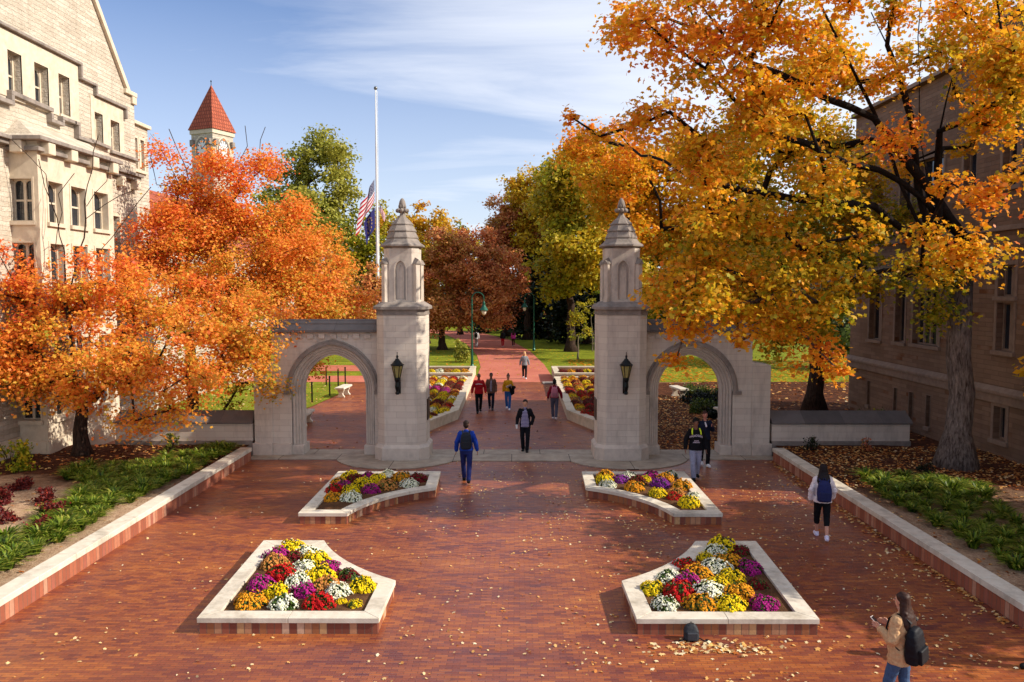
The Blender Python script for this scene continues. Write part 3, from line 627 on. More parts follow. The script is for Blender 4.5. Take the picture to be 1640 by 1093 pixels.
# limp flags: hoist runs down the pole, the fly end hangs in folds on the left with one fold right of the pole
def f_us(u, v):
    z = 13.7-(1-v)*1.6; drop = u*2.6
    fold = math.sin(u*9.0+v*1.5)
    x = -0.14-u*1.3*(0.55+0.45*(1-v))+0.16*fold*u; y = -0.15-u*1.0+0.2*math.cos(u*9.0+v*1.5)*min(1, u*3)
    return (x, y, z-drop*(0.97-0.22*v)-0.25*(1-v)*u)
def f_us2(u, v):
    return None
u1 = empty('american_flag', (-10.25, 60, 0)); tag(u1, 'American flag hanging limp at half staff on the white flagpole', 'flag')
cloth('flag_cloth', m_flag_us(), u1, f_us)
def f_tail(u, v): # the part of the same cloth blown to the right of the pole
    return (0.1+u*0.42+0.06*math.sin(v*6), 0.2+0.1*math.sin(u*6+v*3), 12.75-(1-v)*1.35-u*0.9)
cloth('flag_fold', bpy.data.materials['stars_and_stripes'], u1, lambda u, v: f_tail(u, v*0.5))
def f_in(u, v):
    z = 11.6-(1-v)*1.5; return (-0.14-u*0.75*(0.8+0.2*v)+0.1*math.sin(u*8)*u, -0.1-u*0.8+0.16*math.cos(u*8+v)*min(1, u*3), z-u*1.25-0.1*(1-v)*u)
u2 = empty('state_flag', (-10.25, 60, 0)); tag(u2, 'dark blue flag with gold torch and stars hanging below the striped flag', 'flag')
cloth('flag_cloth', m_flag_state(), u2, f_in)
# ------------------------------------------------------------------ buildings
def facade(m, X, sgn, u0, u1, z0, z1, holes, depth, axis=0):
    """wall face with real window openings. axis 0: plane x=X, u is y; axis 1: plane y=X, u is x. sgn: side the face looks to"""
    us = sorted(set([u0, u1]+[h[0] for h in holes]+[h[1] for h in holes])); zs = sorted(set([z0, z1]+[h[2] for h in holes]+[h[3] for h in holes]))
    us = [u for u in us if u0 <= u <= u1]; zs = [z for z in zs if z0 <= z <= z1]
    P = (lambda o, u, z: (X-sgn*o, u, z)) if axis == 0 else (lambda o, u, z: (u, X-sgn*o, z))
    for i in range(len(us)-1):
        for j in range(len(zs)-1):
            uc, zc = (us[i]+us[i+1])/2, (zs[j]+zs[j+1])/2
            if any(h[0] < uc < h[1] and h[2] < zc < h[3] for h in holes): continue
            m.add([P(0,us[i],zs[j]),P(0,us[i+1],zs[j]),P(0,us[i+1],zs[j+1]),P(0,us[i],zs[j+1])], [(0,1,2,3)])
    for a, b, c, d in [h[:4] for h in holes]:
        q = [(a,c),(b,c),(b,d),(a,d)]
        for k in range(4):
            (p0, r0), (p1, r1) = q[k], q[(k+1) % 4]
            m.add([P(0,p0,r0),P(0,p1,r1),P(depth,p1,r1),P(depth,p0,r0)], [(0,1,2,3)])
def window(parent, X, sgn, h, depth, lights=1, transoms=(), arched=False, axis=0, fw=0.06, trim=0.13, tm='lefttrim', blind=None, framem=None, sash=True):
    a, b, c, d = h[:4]
    def bx(m, o0, o1, u0, u1, z0, z1):
        if axis == 0: m.box(*sorted((X-sgn*o0, X-sgn*o1)), u0, u1, z0, z1)
        else: m.box(u0, u1, *sorted((X-sgn*o0, X-sgn*o1)), z0, z1)
    m = MB(); w = fw
    for u0, u1, z0, z1 in ((a-trim, a, c-0.001, d+trim), (b, b+trim, c-0.001, d+trim), (a, b, d, d+trim)): bx(m, 0.0, -0.025, u0, u1, z0, z1)
    W_ = m.build('window', M[tm], parent)
    m = MB(); bx(m, 0.02, -0.09, a-trim-0.03, b+trim+0.03, c-0.13, c-0.003); m.build('sill', M[tm], W_)
    m = MB(); o0, o1 = depth-0.09, depth-0.02
    n = lights
    for i in range(n+1):
        u = a+(b-a)*i/n; ww = w*(1.0 if i in (0, n) else 1.2); bx(m, o0, o1, max(a, u-ww), min(b, u+ww), c, d)
    for z in (c, d)+tuple(transoms): bx(m, o0+0.003, o1-0.003, a, b, max(c, z-w), min(d, z+w))
    for i in range(n):
        ua = a+(b-a)*i/n+w; ub = a+(b-a)*(i+1)/n-w; um = (ua+ub)/2; hw = (ub-ua)/2
        if arched:
            hh = min(hw*0.9, (d-c)*0.22); pts = arch_path(0, hw, d-w-hh, hh*0.98, 0.0, 7)[1:-1]
            # spandrel filling above the pointed head
            for q in range(len(pts)-1):
                (x0, z0), (x1, z1) = pts[q], pts[q+1]
                v = [(um+x0, z0), (um+x1, z1), (um+x1, d-w+0.002), (um+x0, d-w+0.002)]
                if axis == 0: m.slab([(p, r) for p, r in v], 0, X-sgn*(o0+0.035), X-sgn*(o1-0.01))
                else: m.slab(v, 1, X-sgn*(o0+0.01), X-sgn*(o1-0.01))
        if sash: bx(m, o0+0.02, o1-0.005, ua, ub, (c+d)/2-0.03, (c+d)/2+0.03)
    m.build('frame', M[framem or tm], W_)
    m = MB(); o = depth-0.03
    if axis == 0: m.add([(X-sgn*o,a,c),(X-sgn*o,b,c),(X-sgn*o,b,d),(X-sgn*o,a,d)], [(0,1,2,3)])
    else: m.add([(a,X-sgn*o,c),(b,X-sgn*o,c),(b,X-sgn*o,d),(a,X-sgn*o,d)], [(0,1,2,3)])
    m.build('pane', M['glass'], W_)
    if blind:
        m = MB(); o = depth+0.06
        z = c+(d-c)*(1-blind)
        if axis == 0: m.add([(X-sgn*o,a,z),(X-sgn*o,b,z),(X-sgn*o,b,d),(X-sgn*o,a,d)], [(0,1,2,3)])
        m.build('blind', M['white'], W_)
    return W_
def polymould(m, X, sgn, pts, t=0.09, out=0.1):
    """projecting string course following (u, z) points on plane x=X"""
    for (u0, z0), (u1, z1) in zip(pts[:-1], pts[1:]):
        if abs(u1-u0) > abs(z1-z0):
            q = [(u0-t/2, z0-t/2), (u1+t/2, z1-t/2), (u1+t/2, z1+t/2), (u0-t/2, z0+t/2)]
        else: q = [(u0-t/2, min(z0,z1)+t/2), (u0+t/2, min(z0,z1)+t/2), (u0+t/2, max(z0,z1)-t/2), (u0-t/2, max(z0,z1)-t/2)]
        m.slab(q, 0, X-sgn*0.01, X+sgn*out)
# --- left hall: gabled limestone front looking towards +X
LB = empty('stone_hall', (-15.6, 29, 0)); tag(LB, 'sunlit rough limestone hall with a steep gable and rows of tall windows', 'building')
def LP(name, m, mat, **k): return m.build(name, M[mat], LB, loc=(15.6, -29, 0), **k)
class Shift:  # parts are modelled in world coordinates; their meshes are moved into the hall's frame
    pass
def reparent(o, root):
    o.parent = root; o.matrix_parent_inverse = Matrix.Translation(-Vector(root.location)); return o
XF = -15.6
top = [(25.05,25.75,11.58,12.95),(26.42,27.2,11.58,12.95),(27.8,28.47,11.58,12.95),(30.1,30.68,11.0,12.15),(31.27,31.95,10.95,12.1)]
mid = [(30.25,31.75,6.7,8.4)]
mid2 = [(30.25,31.75,3.9,6.0),(30.3,31.7,1.3,3.2)]
m = MB(); facade(m, XF, 1, 14.0, 33.3, -0.1, 13.4, top+mid+mid2, 0.32)
m.add([(XF,17.4,13.4),(XF,32.6,13.4),(XF,25.0,22.3)], [(0,1,2)])       # gable
m.add([(XF,33.3,-.1),(XF-12,33.3,-.1),(XF-12,33.3,13.4),(XF,33.3,13.4)], [(0,1,2,3)]); m.add([(XF,14,-.1),(XF-12,14,-.1),(XF-12,14,13.4),(XF,14,13.4)], [(0,1,2,3)])
m.add([(XF-12,17.4,13.4),(XF-12,32.6,13.4),(XF-12,25.0,22.3)], [(0,1,2)]); m.add([(XF-12,14,-.1),(XF-12,33.3,-.1),(XF-12,33.3,13.4),(XF-12,14,13.4)], [(0,1,2,3)])
m.add([(XF,14,13.4),(XF,33.3,13.4),(XF-12,33.3,13.4),(XF-12,14,13.4)], [(0,1,2,3)])
reparent(m.build('wall', M['leftstone']), LB)
# gable coping and corner kneeler
m = MB()
def slope(m, p, q, t=0.22, w=0.42):
    (u0, z0), (u1, z1) = p, q; d = Vector((u1-u0, z1-z0)).normalized(); n = Vector((-d.y, d.x)); n = n if n.y > 0 else -n
    m.slab([(u0,z0),(u1,z1),(u1+n.x*t,z1+n.y*t),(u0+n.x*t,z0+n.y*t)], 0, XF-w, XF+0.13)
slope(m, (32.66,13.4), (25.0,22.35)); slope(m, (25.0,22.35), (17.34,13.4))
m.box(XF-0.45, XF+0.12, 32.45, 33.38, 13.402, 13.58); m.box(XF-0.4, XF+0.1, 33.0, 33.36, 13.1, 13.4)
reparent(m.build('gable_coping', M['lefttrim'], bevel=0.02), LB)
m = MB(); m.add([(XF-0.3,32.4,13.45),(XF-12,32.4,13.45),(XF-12,25,22.2),(XF-0.3,25,22.2)], [(0,1,2,3)]); m.add([(XF-0.3,17.6,13.45),(XF-12,17.6,13.45),(XF-12,25,22.2),(XF-0.3,25,22.2)], [(0,1,2,3)])
reparent(m.build('roof', M['tile']), LB)
# smooth stone panel round the top windows (proud of the rubble) as four-sided frames between the openings
m = MB()
def panel(m, u0, u1, z0, z1, holes, out=0.03):
    us = sorted([u0, u1]+[v for h in holes for v in h[:2]]); zs = sorted(set([z0, z1]+[v for h in holes for v in h[2:4]]))
    for i in range(len(us)-1):
        for j in range(len(zs)-1):
            uc, zc = (us[i]+us[i+1])/2, (zs[j]+zs[j+1])/2
            if zs[j+1] <= z0 or zs[j] >= z1 or us[i+1]-us[i] < 1e-6 or zs[j+1]-zs[j] < 1e-6: continue
            if any(h[0] < uc < h[1] and h[2] < zc < h[3] for h in holes): continue
            m.box(XF-0.01, XF+out, us[i], us[i+1], zs[j], zs[j+1])
panel(m, 24.2, 29.05, 11.5, 13.5, top[:3]); reparent(m.build('window_surround', M['lefttrim']), LB); m = MB(); panel(m, 29.85, 32.3, 10.8, 12.7, top[3:])
reparent(m.build('window_surround', M['lefttrim']), LB)
m = MB()
polymould(m, XF, 1, [(22.5,13.62),(29.14,13.62),(29.14,13.12),(30.15,13.12),(30.15,12.78),(32.4,12.78),(32.4,12.3)], 0.1, 0.15)
polymould(m, XF, 1, [(22.5,11.3),(25.0,11.3),(25.0,11.62),(27.1,11.55)], 0.14, 0.2); polymould(m, XF, 1, [(27.1,11.5),(27.1,11.2),(27.75,11.2),(27.75,11.42),(28.5,11.42),(28.75,11.42),(28.75,10.95),(29.6,10.95),(29.6,11.0),(30.9,10.95)], 0.12, 0.2)
polymould(m, XF, 1, [(31.2,10.86),(33.3,10.86)], 0.12, 0.14)
m.box(XF, XF+0.34, 14, 33.3, 10.12, 10.24); m.box(XF, XF+0.22, 14, 33.3, 9.98, 10.118)
reparent(m.build('string_course', M['capdark'], bevel=0.015), LB)
for h in top[:3]: reparent(window(None, XF, 1, h, 0.32, 1, (), True, trim=0.0, framem='lefttrim', fw=0.07), LB)
for h in top[3:]: reparent(window(None, XF, 1, h, 0.32, 1, (), True, trim=0.0, fw=0.07), LB)
for h in mid+mid2: reparent(window(None, XF, 1, h, 0.32, 2, (), True), LB)
# bay: canted two sided projection below the course
bx1 = -14.72; y0, y1 = 24.95, 29.55
bw = [(25.45,26.25),(26.75,27.65),(28.2,29.15)]
tiers = [(7.68,8.98),(4.6,7.0),(1.4,3.9)]
holes = [(a,b,c,d) for a, b in bw for c, d in tiers]
m = MB(); facade(m, bx1, 1, y0, y1, -0.1, 9.95, holes, 0.3)
fh = [(-15.62,-14.92,c,d) for c, d in tiers]; 
facade(m, y0, -1, XF-1.2, bx1, -0.1, 9.95, fh, 0.3, axis=1)
m.add([(XF,y1,-.1),(bx1,y1,-.1),(bx1,y1,9.95),(XF,y1,9.95)], [(0,1,2,3)]); m.add([(XF-1.2,y0,9.95),(bx1,y0,9.95),(bx1,y1,9.95),(XF-1.2,y1,9.95)], [(0,1,2,3)])
reparent(m.build('bay_wall', M['lefttrim']), LB)
for h in holes: reparent(window(None, bx1, 1, h, 0.3, 1, (), True, trim=0.08, fw=0.04), LB)
for h in fh: reparent(window(None, y0, -1, h, 0.3, 2, (), True, axis=1, trim=0.06, blind=None, fw=0.035), LB)
m = MB(); m.box(XF-1.2, bx1+0.16, y0-0.16, y1+0.12, 9.82, 9.95); m.box(XF-1.2, bx1+0.34, y0-0.34, y1+0.2, 10.13, 10.26)
reparent(m.build('bay_cornice', M['capdark'], bevel=0.02), LB)
for q in [(bx1, bx1+0.3, y, y+0.38, 9.75, 10.13) for y in (25.1, 26.4, 27.75, 29.1)]+[(XF, XF+0.28, y, y+0.3, 9.6, 9.98) for y in (30.4, 31.6, 32.8)]+[(-15.4, -15.02, y0-0.3, y0, 9.75, 10.13)]: reparent(MB().box(*q).build('corbel', M['lefttrim'], bevel=0.03), LB)
m = MB(); m.box(XF-1.2, bx1+0.05, y0-0.05, y1+0.05, 9.951, 10.129); m.prism([(XF-1.2,y0-0.3),(bx1+0.1,y0-0.3),(bx1+0.3,y0),(bx1+0.3,y1-1.0),(XF,y1+0.3),(XF-1.2,y1+0.3)], 10.262, 10.9, [(XF-1.2,y0+0.5),(XF+0.02,y0+0.5),(XF+0.02,y0+0.6),(XF+0.02,y1-1.2),(XF+0.02,y1+0.0),(XF-1.2,y1)])
reparent(m.build('bay_parapet', M['leftstone']), LB)
m = MB(); m.box(bx1, bx1+0.1, y0-0.1, y1+0.1, -0.1, 0.75); m.box(XF-1.2, bx1, y0-0.1, y0, -0.1, 0.75); m.box(XF, XF+0.1, y1+0.1, 33.3, -0.1, 0.9); m.box(XF, XF+0.1, 14, y0-0.101, -0.1, 0.9)
reparent(m.build('base_course', M['lefttrim'], bevel=0.02), LB)
# lower wing beyond
m = MB(); wh = [(33.75,34.1,10.6,11.9),(34.35,34.7,10.6,11.9)]; facade(m, -15.9, 1, 33.3, 35.1, -0.1, 12.45, wh, 0.2)
m.add([(-15.9,35.1,-.1),(-24,35.1,-.1),(-24,35.1,12.45),(-15.9,35.1,12.45)], [(0,1,2,3)]); m.add([(-15.9,33.3,12.45),(-15.9,35.1,12.45),(-24,35.1,12.45),(-24,33.3,12.45)], [(0,1,2,3)])
reparent(m.build('wing_wall', M['leftstone']), LB)
m = MB(); m.box(-16.3, -15.76, 33.302, 35.2, 12.452, 12.6); reparent(m.build('wing_coping', M['lefttrim'], bevel=0.02), LB)
for h in wh: reparent(window(None, -15.9, 1, h, 0.2, 1, (), False, trim=0.1), LB)
m = MB(); m.prism([(-16.2,33.5),(-26,33.5),(-26,60),(-16.2,60)], 7.4, 11.2, [(-20.9,38),(-21.1,38),(-21.1,60),(-20.9,60)]); reparent(m.build('rear_roof', M['tile']), LB)
m = MB(); m.box(-25.8, -16.4, 36, 60, -.1, 7.39); reparent(m.build('rear_wall', M['leftstone']), LB)
# --- right hall: shaded, looks towards -X
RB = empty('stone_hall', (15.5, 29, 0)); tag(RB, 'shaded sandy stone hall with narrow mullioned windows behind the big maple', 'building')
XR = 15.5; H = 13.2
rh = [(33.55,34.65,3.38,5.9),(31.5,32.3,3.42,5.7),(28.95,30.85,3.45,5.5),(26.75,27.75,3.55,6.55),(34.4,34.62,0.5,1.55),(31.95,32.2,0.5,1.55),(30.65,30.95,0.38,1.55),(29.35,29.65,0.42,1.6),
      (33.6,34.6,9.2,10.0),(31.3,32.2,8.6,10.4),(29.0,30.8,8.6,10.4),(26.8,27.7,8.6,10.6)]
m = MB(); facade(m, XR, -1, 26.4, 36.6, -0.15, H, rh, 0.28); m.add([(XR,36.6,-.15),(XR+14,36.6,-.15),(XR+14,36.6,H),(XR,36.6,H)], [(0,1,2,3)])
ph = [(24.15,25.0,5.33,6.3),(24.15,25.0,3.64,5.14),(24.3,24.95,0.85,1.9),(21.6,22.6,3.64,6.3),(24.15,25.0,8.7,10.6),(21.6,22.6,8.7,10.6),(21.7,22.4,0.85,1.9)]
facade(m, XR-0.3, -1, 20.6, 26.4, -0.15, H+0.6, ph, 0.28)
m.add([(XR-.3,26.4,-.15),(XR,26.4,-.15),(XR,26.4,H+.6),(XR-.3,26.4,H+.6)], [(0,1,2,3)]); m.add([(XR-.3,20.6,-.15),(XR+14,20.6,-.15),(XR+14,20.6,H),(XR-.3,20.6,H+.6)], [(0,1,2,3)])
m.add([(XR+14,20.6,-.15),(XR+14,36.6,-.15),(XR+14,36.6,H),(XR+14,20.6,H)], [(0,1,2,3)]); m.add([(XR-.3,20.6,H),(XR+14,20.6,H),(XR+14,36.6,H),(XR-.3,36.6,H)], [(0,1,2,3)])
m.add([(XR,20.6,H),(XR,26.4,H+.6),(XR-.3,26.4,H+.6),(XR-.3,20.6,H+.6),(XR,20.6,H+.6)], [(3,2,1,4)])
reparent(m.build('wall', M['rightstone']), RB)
for h in rh:
    n = {0:2, 1:1, 2:4, 3:2}.get(rh.index(h), 1 if h[1]-h[0] < 0.5 else 2)
    tr = ((4.9,5.0,5.1)[0],) if h is rh[3] else ()
    reparent(window(None, XR, -1, h, 0.28, n, tr, False, trim=0.12 if h[3] > 2 else 0.02, tm='righttrim', fw=0.05 if h[3] > 2 else 0.03, sash=h is rh[3]), RB)
for h in ph: reparent(window(None, XR-0.3, -1, h, 0.28, 2, (), False, trim=0.12, tm='righttrim', sash=False), RB)
for X, a, b in ((XR, 26.4, 36.7), (XR-0.3, 20.5, 26.5)):
    m = MB()
    m.slab([(X-0.16,2.28),(X+0.01,2.28),(X+0.01,2.52),(X-0.03,2.52),(X-0.16,2.38)], 1, a, b); m.box(X-0.09, X+0.01, a, b, 2.0, 2.279)
    reparent(m.build('string_course', M['righttrim'], bevel=0.015), RB); reparent(MB().box(X-0.12, X+0.3, a, b, 7.35, 7.5).build('string_course', M['righttrim'], bevel=0.015), RB)
    m = MB(); m.box(X-0.2, X+0.35, a, b, H+(0.602 if X < XR else 0.002), H+(0.8 if X < XR else 0.2))
    reparent(m.build('cornice', M['righttrim'], bevel=0.015), RB)
m = MB(); m.prism([(XR+0.1,20.8),(XR+13.8,20.8),(XR+13.8,36.4),(XR+0.1,36.4)], H+0.01, H+3.0, [(XR+5,24),(XR+9,24),(XR+9,33),(XR+5,33)]); reparent(m.build('roof', M['roof']), RB)
# --- clock tower far behind on the left
CT = empty('clock_tower', (-32.6, 87.0, 0), R(-24)); CT.scale = (0.68, 0.68, 1.0); tag(CT, 'square stone clock tower with a pointed red tiled roof, far behind the maples', 'tower')
hw = 2.2
MB().box(-hw,hw,-hw,hw,0,22.3).build('shaft', M['leftstone'], CT)
m = MB(); m.box(-hw-.18,hw+.18,-hw-.18,hw+.18,21.9,22.35); reparent
m.build('cornice', M['lefttrim'], CT, bevel=0.03)
m = MB(); m.prism([(-hw-.35,-hw-.35),(hw+.35,-hw-.35),(hw+.35,hw+.35),(-hw-.35,hw+.35)], 22.36, 27.3, [(-.03,-.03),(.03,-.03),(.03,.03),(-.03,.03)]); m.build('roof', M['tile'], CT)
MB().lathe([(0.06,27.2),(0.05,27.6),(0.12,27.7),(0.02,27.85)], (0,0,0), 8).build('finial', M['iron'], CT)
for f in range(4):
    a = R(90*f); Mx = Matrix.Rotation(a, 4, 'Z')
    def tr(m):
        m.v = [tuple(Mx @ Vector(p)) for p in m.v]; return m
    for q in (-1, 1): tr(MB().box(q*1.75-.3, q*1.75+.3, -hw-0.55, -hw+0.01, 20.7, 21.3)).build('corbel', M['capdark'], CT, bevel=0.04)
    if f in (0, 1):
        m = MB()
        for k in range(24):
            t0, t1 = 2*math.pi*k/24, 2*math.pi*(k+1)/24
            v = [(math.cos(t)*r, math.sin(t)*r+20.3) for t, r in ((t0,1.0),(t1,1.0),(t1,1.18),(t0,1.18))]
            m.slab(v, 1, -hw-0.16, -hw+0.01)
        D = tr(m).build('clock', M['capdark'], CT)
        m = MB(); m.slab([(math.cos(2*math.pi*k/32), 20.3+math.sin(2*math.pi*k/32)) for k in range(32)], 1, -hw-0.06, -hw+0.01); tr(m).build('dial', M['white'], D)
        m = MB()
        for k in range(12):
            t = R(30*k); c, s_ = math.cos(t), math.sin(t); v = [(c*.68-s_*.05, 20.3+s_*.68+c*.05), (c*.93-s_*.05, 20.3+s_*.93+c*.05), (c*.93+s_*.05, 20.3+s_*.93-c*.05), (c*.68+s_*.05, 20.3+s_*.68-c*.05)]
            m.slab(v, 1, -hw-0.09, -hw-0.05)
        tr(m).build('numerals', M['iron'], D)
        for ang, L, w in ((62, 0.45, 0.07), (20, 0.75, 0.05)) if False else ((118, 0.48, 0.06), (28, 0.8, 0.045)):
            t = R(ang); c, s_ = math.cos(t), math.sin(t); m = MB(); m.slab([(-s_*w, 20.3+c*w), (c*L, 20.3+s_*L), (s_*w, 20.3-c*w)], 1, -hw-0.12, -hw-0.07); tr(m).build('clock_hand', M['iron'], D)
    m = MB(); A = arch_path(0, 1.3, 20.1, 1.45, 0.0, 10, 18.6)[1:-1]; B = arch_path(0, 1.3, 20.1, 1.45, 0.18, 10, 18.6)[1:-1]; band(m, A, B, -hw-0.14, -hw+0.01); tr(m).build('arch_moulding', M['lefttrim'], CT)
# small distant gable seen between the left trees and the flagpole
FG = empty('distant_house', at(563, 430, 110)); FG.location.z = 0; tag(FG, 'pale stone gable peeking between the orange maple and the flagpole', 'house')
m = MB(); zt = at(563, 395, 110).z; zb = 0; m.slab([(-2.2,0),(2.2,0),(2.2,zt-3.2),(0.3,zt),(-0.3,zt),(-2.2,zt-3.2)], 1, 0, 6); m.build('wall', M['lefttrim'], FG)
m = MB(); m.slab([(-2.5,zt-3.5),(-0.2,zt+0.15),(0.2,zt+0.15),(2.5,zt-3.5),(2.5,zt-3.2),(0.25,zt+0.5),(-0.25,zt+0.5),(-2.5,zt-3.2)], 1, -0.2, 6.2); m.build('roof', M['roof'], FG)
# ------------------------------------------------------------------ trees
def leafmesh(name, pos, nrm, size, tone, mat, parent, lobed=False, seed=0):
    """many separate small leaves as one crown mesh. pos Nx3, nrm Nx3, size N, tone N"""
    g = np.random.default_rng(seed); N = len(pos)
    nrm = nrm/np.maximum(np.linalg.norm(nrm, axis=1, keepdims=True), 1e-6)
    ref = g.normal(size=(N,3)); a = np.cross(nrm, ref); a /= np.maximum(np.linalg.norm(a, axis=1, keepdims=True), 1e-6); b = np.cross(nrm, a)
    if lobed: shape = np.array([(0,-.5,0),(.22,-.18,.02),(.52,-.08,-.06),(.24,.14,.02),(.3,.42,-.05),(0,.55,-.08),(-.3,.42,-.05),(-.24,.14,.02),(-.52,-.08,-.06),(-.22,-.18,.02)])
    else: shape = np.array([(0,-.5,0),(.42,-.05,-.06),(0,.52,-.03),(-.42,-.05,-.06)])
    K = len(shape); cup = g.uniform(0.3, 2.2, N)
    v = pos[:,None,:] + size[:,None,None]*(shape[None,:,0,None]*a[:,None,:] + shape[None,:,1,None]*b[:,None,:] + shape[None,:,2,None]*cup[:,None,None]*nrm[:,None,:])
    v = v.reshape(-1,3).astype(np.float32)
    me = bpy.data.meshes.new(name); me.vertices.add(N*K); me.loops.add(N*K); me.polygons.add(N)
    me.vertices.foreach_set('co', v.ravel()); me.loops.foreach_set('vertex_index', np.arange(N*K, dtype=np.int32))
    me.polygons.foreach_set('loop_start', np.arange(0, N*K, K, dtype=np.int32)); me.update()
    at_ = me.attributes.new('tone', 'FLOAT', 'FACE'); at_.data.foreach_set('value', np.clip(tone, 0, 1).astype(np.float32))
    me.materials.append(mat); o = bpy.data.objects.new(name, me); COL.objects.link(o)
    if parent: o.parent = parent
    return o
def tree(name, label, base, tr, fork, blobs, leaf, dens, mat, bark, cr=0.9, seeds=(), seed=1, group=None, tone0=0.5, tones=0.22, lobed=False, twig=True, bare=(), flat=0.72, sub=None, clump_fill=1.0, droop=0.22, topred=0.0, shell=0.15):
    """blobs: (centre, rx, ry, rz[, tone offset[, density]]) world ellipsoids that make up the crown; fork: height where limbs start"""
    rn = random.Random(seed); g = np.random.default_rng(seed)
    base = Vector(base); root = empty(name, base); tag(root, label, 'tree', group)
    # --- clumps
    clumps = []
    for bl in blobs:
        c, rx, ry, rz = bl[:4]; dt = bl[4] if len(bl) > 4 else 0.0; dn = bl[5] if len(bl) > 5 else 1.0
        n = max(1, int(round(clump_fill*dn*(rx*ry*rz)/(cr**3*flat)*0.9)))
        for _ in range(n):
            while True:
                p = Vector((rn.uniform(-1,1), rn.uniform(-1,1), rn.uniform(-1,1)))
                if p.length <= 1 and p.length > rn.random()**2*0.8: break
            clumps.append((Vector((c[0]+p.x*rx*0.92, c[1]+p.y*ry*0.92, c[2]+p.z*rz*0.92)), cr*rn.uniform(0.6, 1.25)*min(1.0, max(rx, rz)/cr), dt+rn.gauss(0, 0.07)))
    # --- skeleton
    nodes = []; par = []; fixr = {}
    def node(p, q, r=None): nodes.append(Vector(p)); par.append(q); (fixr.__setitem__(len(nodes)-1, r) if r else None); return len(nodes)-1
    k = node(base+Vector((0,0,-0.2)), -1); H0 = fork-base.z; last = k
    for i in range(1, 7):
        t = i/6; last = node(base+Vector((rn.uniform(-.06,.06)*H0*.3, rn.uniform(-.06,.06)*H0*.3, H0*t)), last)
    forkn = last
    for sdl in seeds:
        prev = forkn if not (isinstance(sdl[0], int)) else sdl[0]
        pts = sdl if not isinstance(sdl[0], int) else sdl[1:]
        for p in pts:
            p = Vector(p); d = (p-nodes[prev]).length; m_ = max(1, int(d/0.9)); s0 = nodes[prev].copy()
            for j in range(1, m_+1): prev = node(s0.lerp(p, j/m_)+Vector((rn.gauss(0,.05), rn.gauss(0,.05), rn.gauss(0,.05)))*(j < m_), prev)
    top = nodes[forkn]
    order = sorted(range(len(clumps)), key=lambda i: (clumps[i][0]-top).length)
    cn = {}
    for ci in order:
        c = clumps[ci][0]; best = None; bd = 1e9
        dc = (c-top).length
        for ni in range(4 if len(nodes) < 10 else 5, len(nodes)):
            q = nodes[ni]; d = (c-q).length
            pen = d + 0.25*max(0, q.z-c.z)*1.5 + 0.12*(q-top).length
            if pen < bd: bd = pen; best = ni
        prev = best; s0 = nodes[prev].copy(); d = (c-s0).length; m_ = max(1, min(8, int(d/0.7)))
        bend = Vector((rn.gauss(0,1), rn.gauss(0,1), rn.uniform(0.1,1.2)))*d*0.09
        for j in range(1, m_+1):
            t = j/m_; prev = node(s0.lerp(c, t)+bend*math.sin(math.pi*t)+Vector((rn.gauss(0,.04), rn.gauss(0,.04), rn.gauss(0,.04)))*(j < m_), prev)
        cn[ci] = prev
    for bp in bare:
        prev = min(range(5, len(nodes)), key=lambda i: (nodes[i]-Vector(bp[0])).length)
        for p in bp:
            p = Vector(p); d = (p-nodes[prev]).length; m_ = max(1, int(d/0.5)); s0 = nodes[prev].copy()
            for j in range(1, m_+1): prev = node(s0.lerp(p, j/m_)+Vector((rn.gauss(0,.04), rn.gauss(0,.04), rn.gauss(0,.04))), prev)
        cn[('b', tuple(bp[0]))] = prev
    cnt = [0.0]*len(nodes)
    for v in cn.values():
        i = v
        while i >= 0: cnt[i] += 1; i = par[i]
    ch = [[] for _ in nodes]
    for i, p in enumerate(par):
        if p >= 0: ch[p].append(i)
    tot = max(cnt[0], 1); rad = []
    for i in range(len(nodes)):
        r = tr*0.78*(max(cnt[i], 0.5)/tot)**0.5; rad.append(max(r, 0.012))
    for i in range(0, 7):
        zf = (nodes[i].z-base.z)/max(H0, .1); rad[i] = tr*(1.0-0.2*zf)+(tr*0.55*math.exp(-zf*H0/0.35) if i < 3 else 0)
    m = MB(); roots = [(0, [0])]
    stack = [(0, None)]
    while stack:
        s_, pre = stack.pop(); chain = [s_]; 
        if pre is not None: chain = [pre, s_]
        cur = s_
        while ch[cur]:
            c2 = sorted(ch[cur], key=lambda i: -cnt[i]); 
            for o in c2[1:]: stack.append((o, cur))
            cur = c2[0]; chain.append(cur)
        rr = [rad[i] for i in chain]
        if pre is not None: rr[0] = min(rr[0], rad[s_]*1.25)
        sides = 12 if rr[0] > 0.2 else (7 if rr[0] > 0.06 else 5 if rr[0] > 0.03 else 3)
        m.tube([nodes[i]-base for i in chain], rr, sides)
    if twig:
        for ci, (c, r, dt) in enumerate(clumps):
            for _ in range(3):
                d = Vector((rn.gauss(0,1), rn.gauss(0,1), rn.gauss(0,.5))).normalized()*r*rn.uniform(.6, 1.0)
                m.tube([c-base, c-base+d*0.5+Vector((0,0,.05)), c-base+d], [0.014, 0.009, 0.004], 3)
    m.build('trunk', bark, root, smooth=True)
    # --- leaves
    P = []; S = []; T = []; Nn = []
    C0 = sum((c for c, _, _ in clumps), Vector())/len(clumps)
    zmin = min(c.z for c, _, _ in clumps); zmax = max(c.z for c, _, _ in clumps)
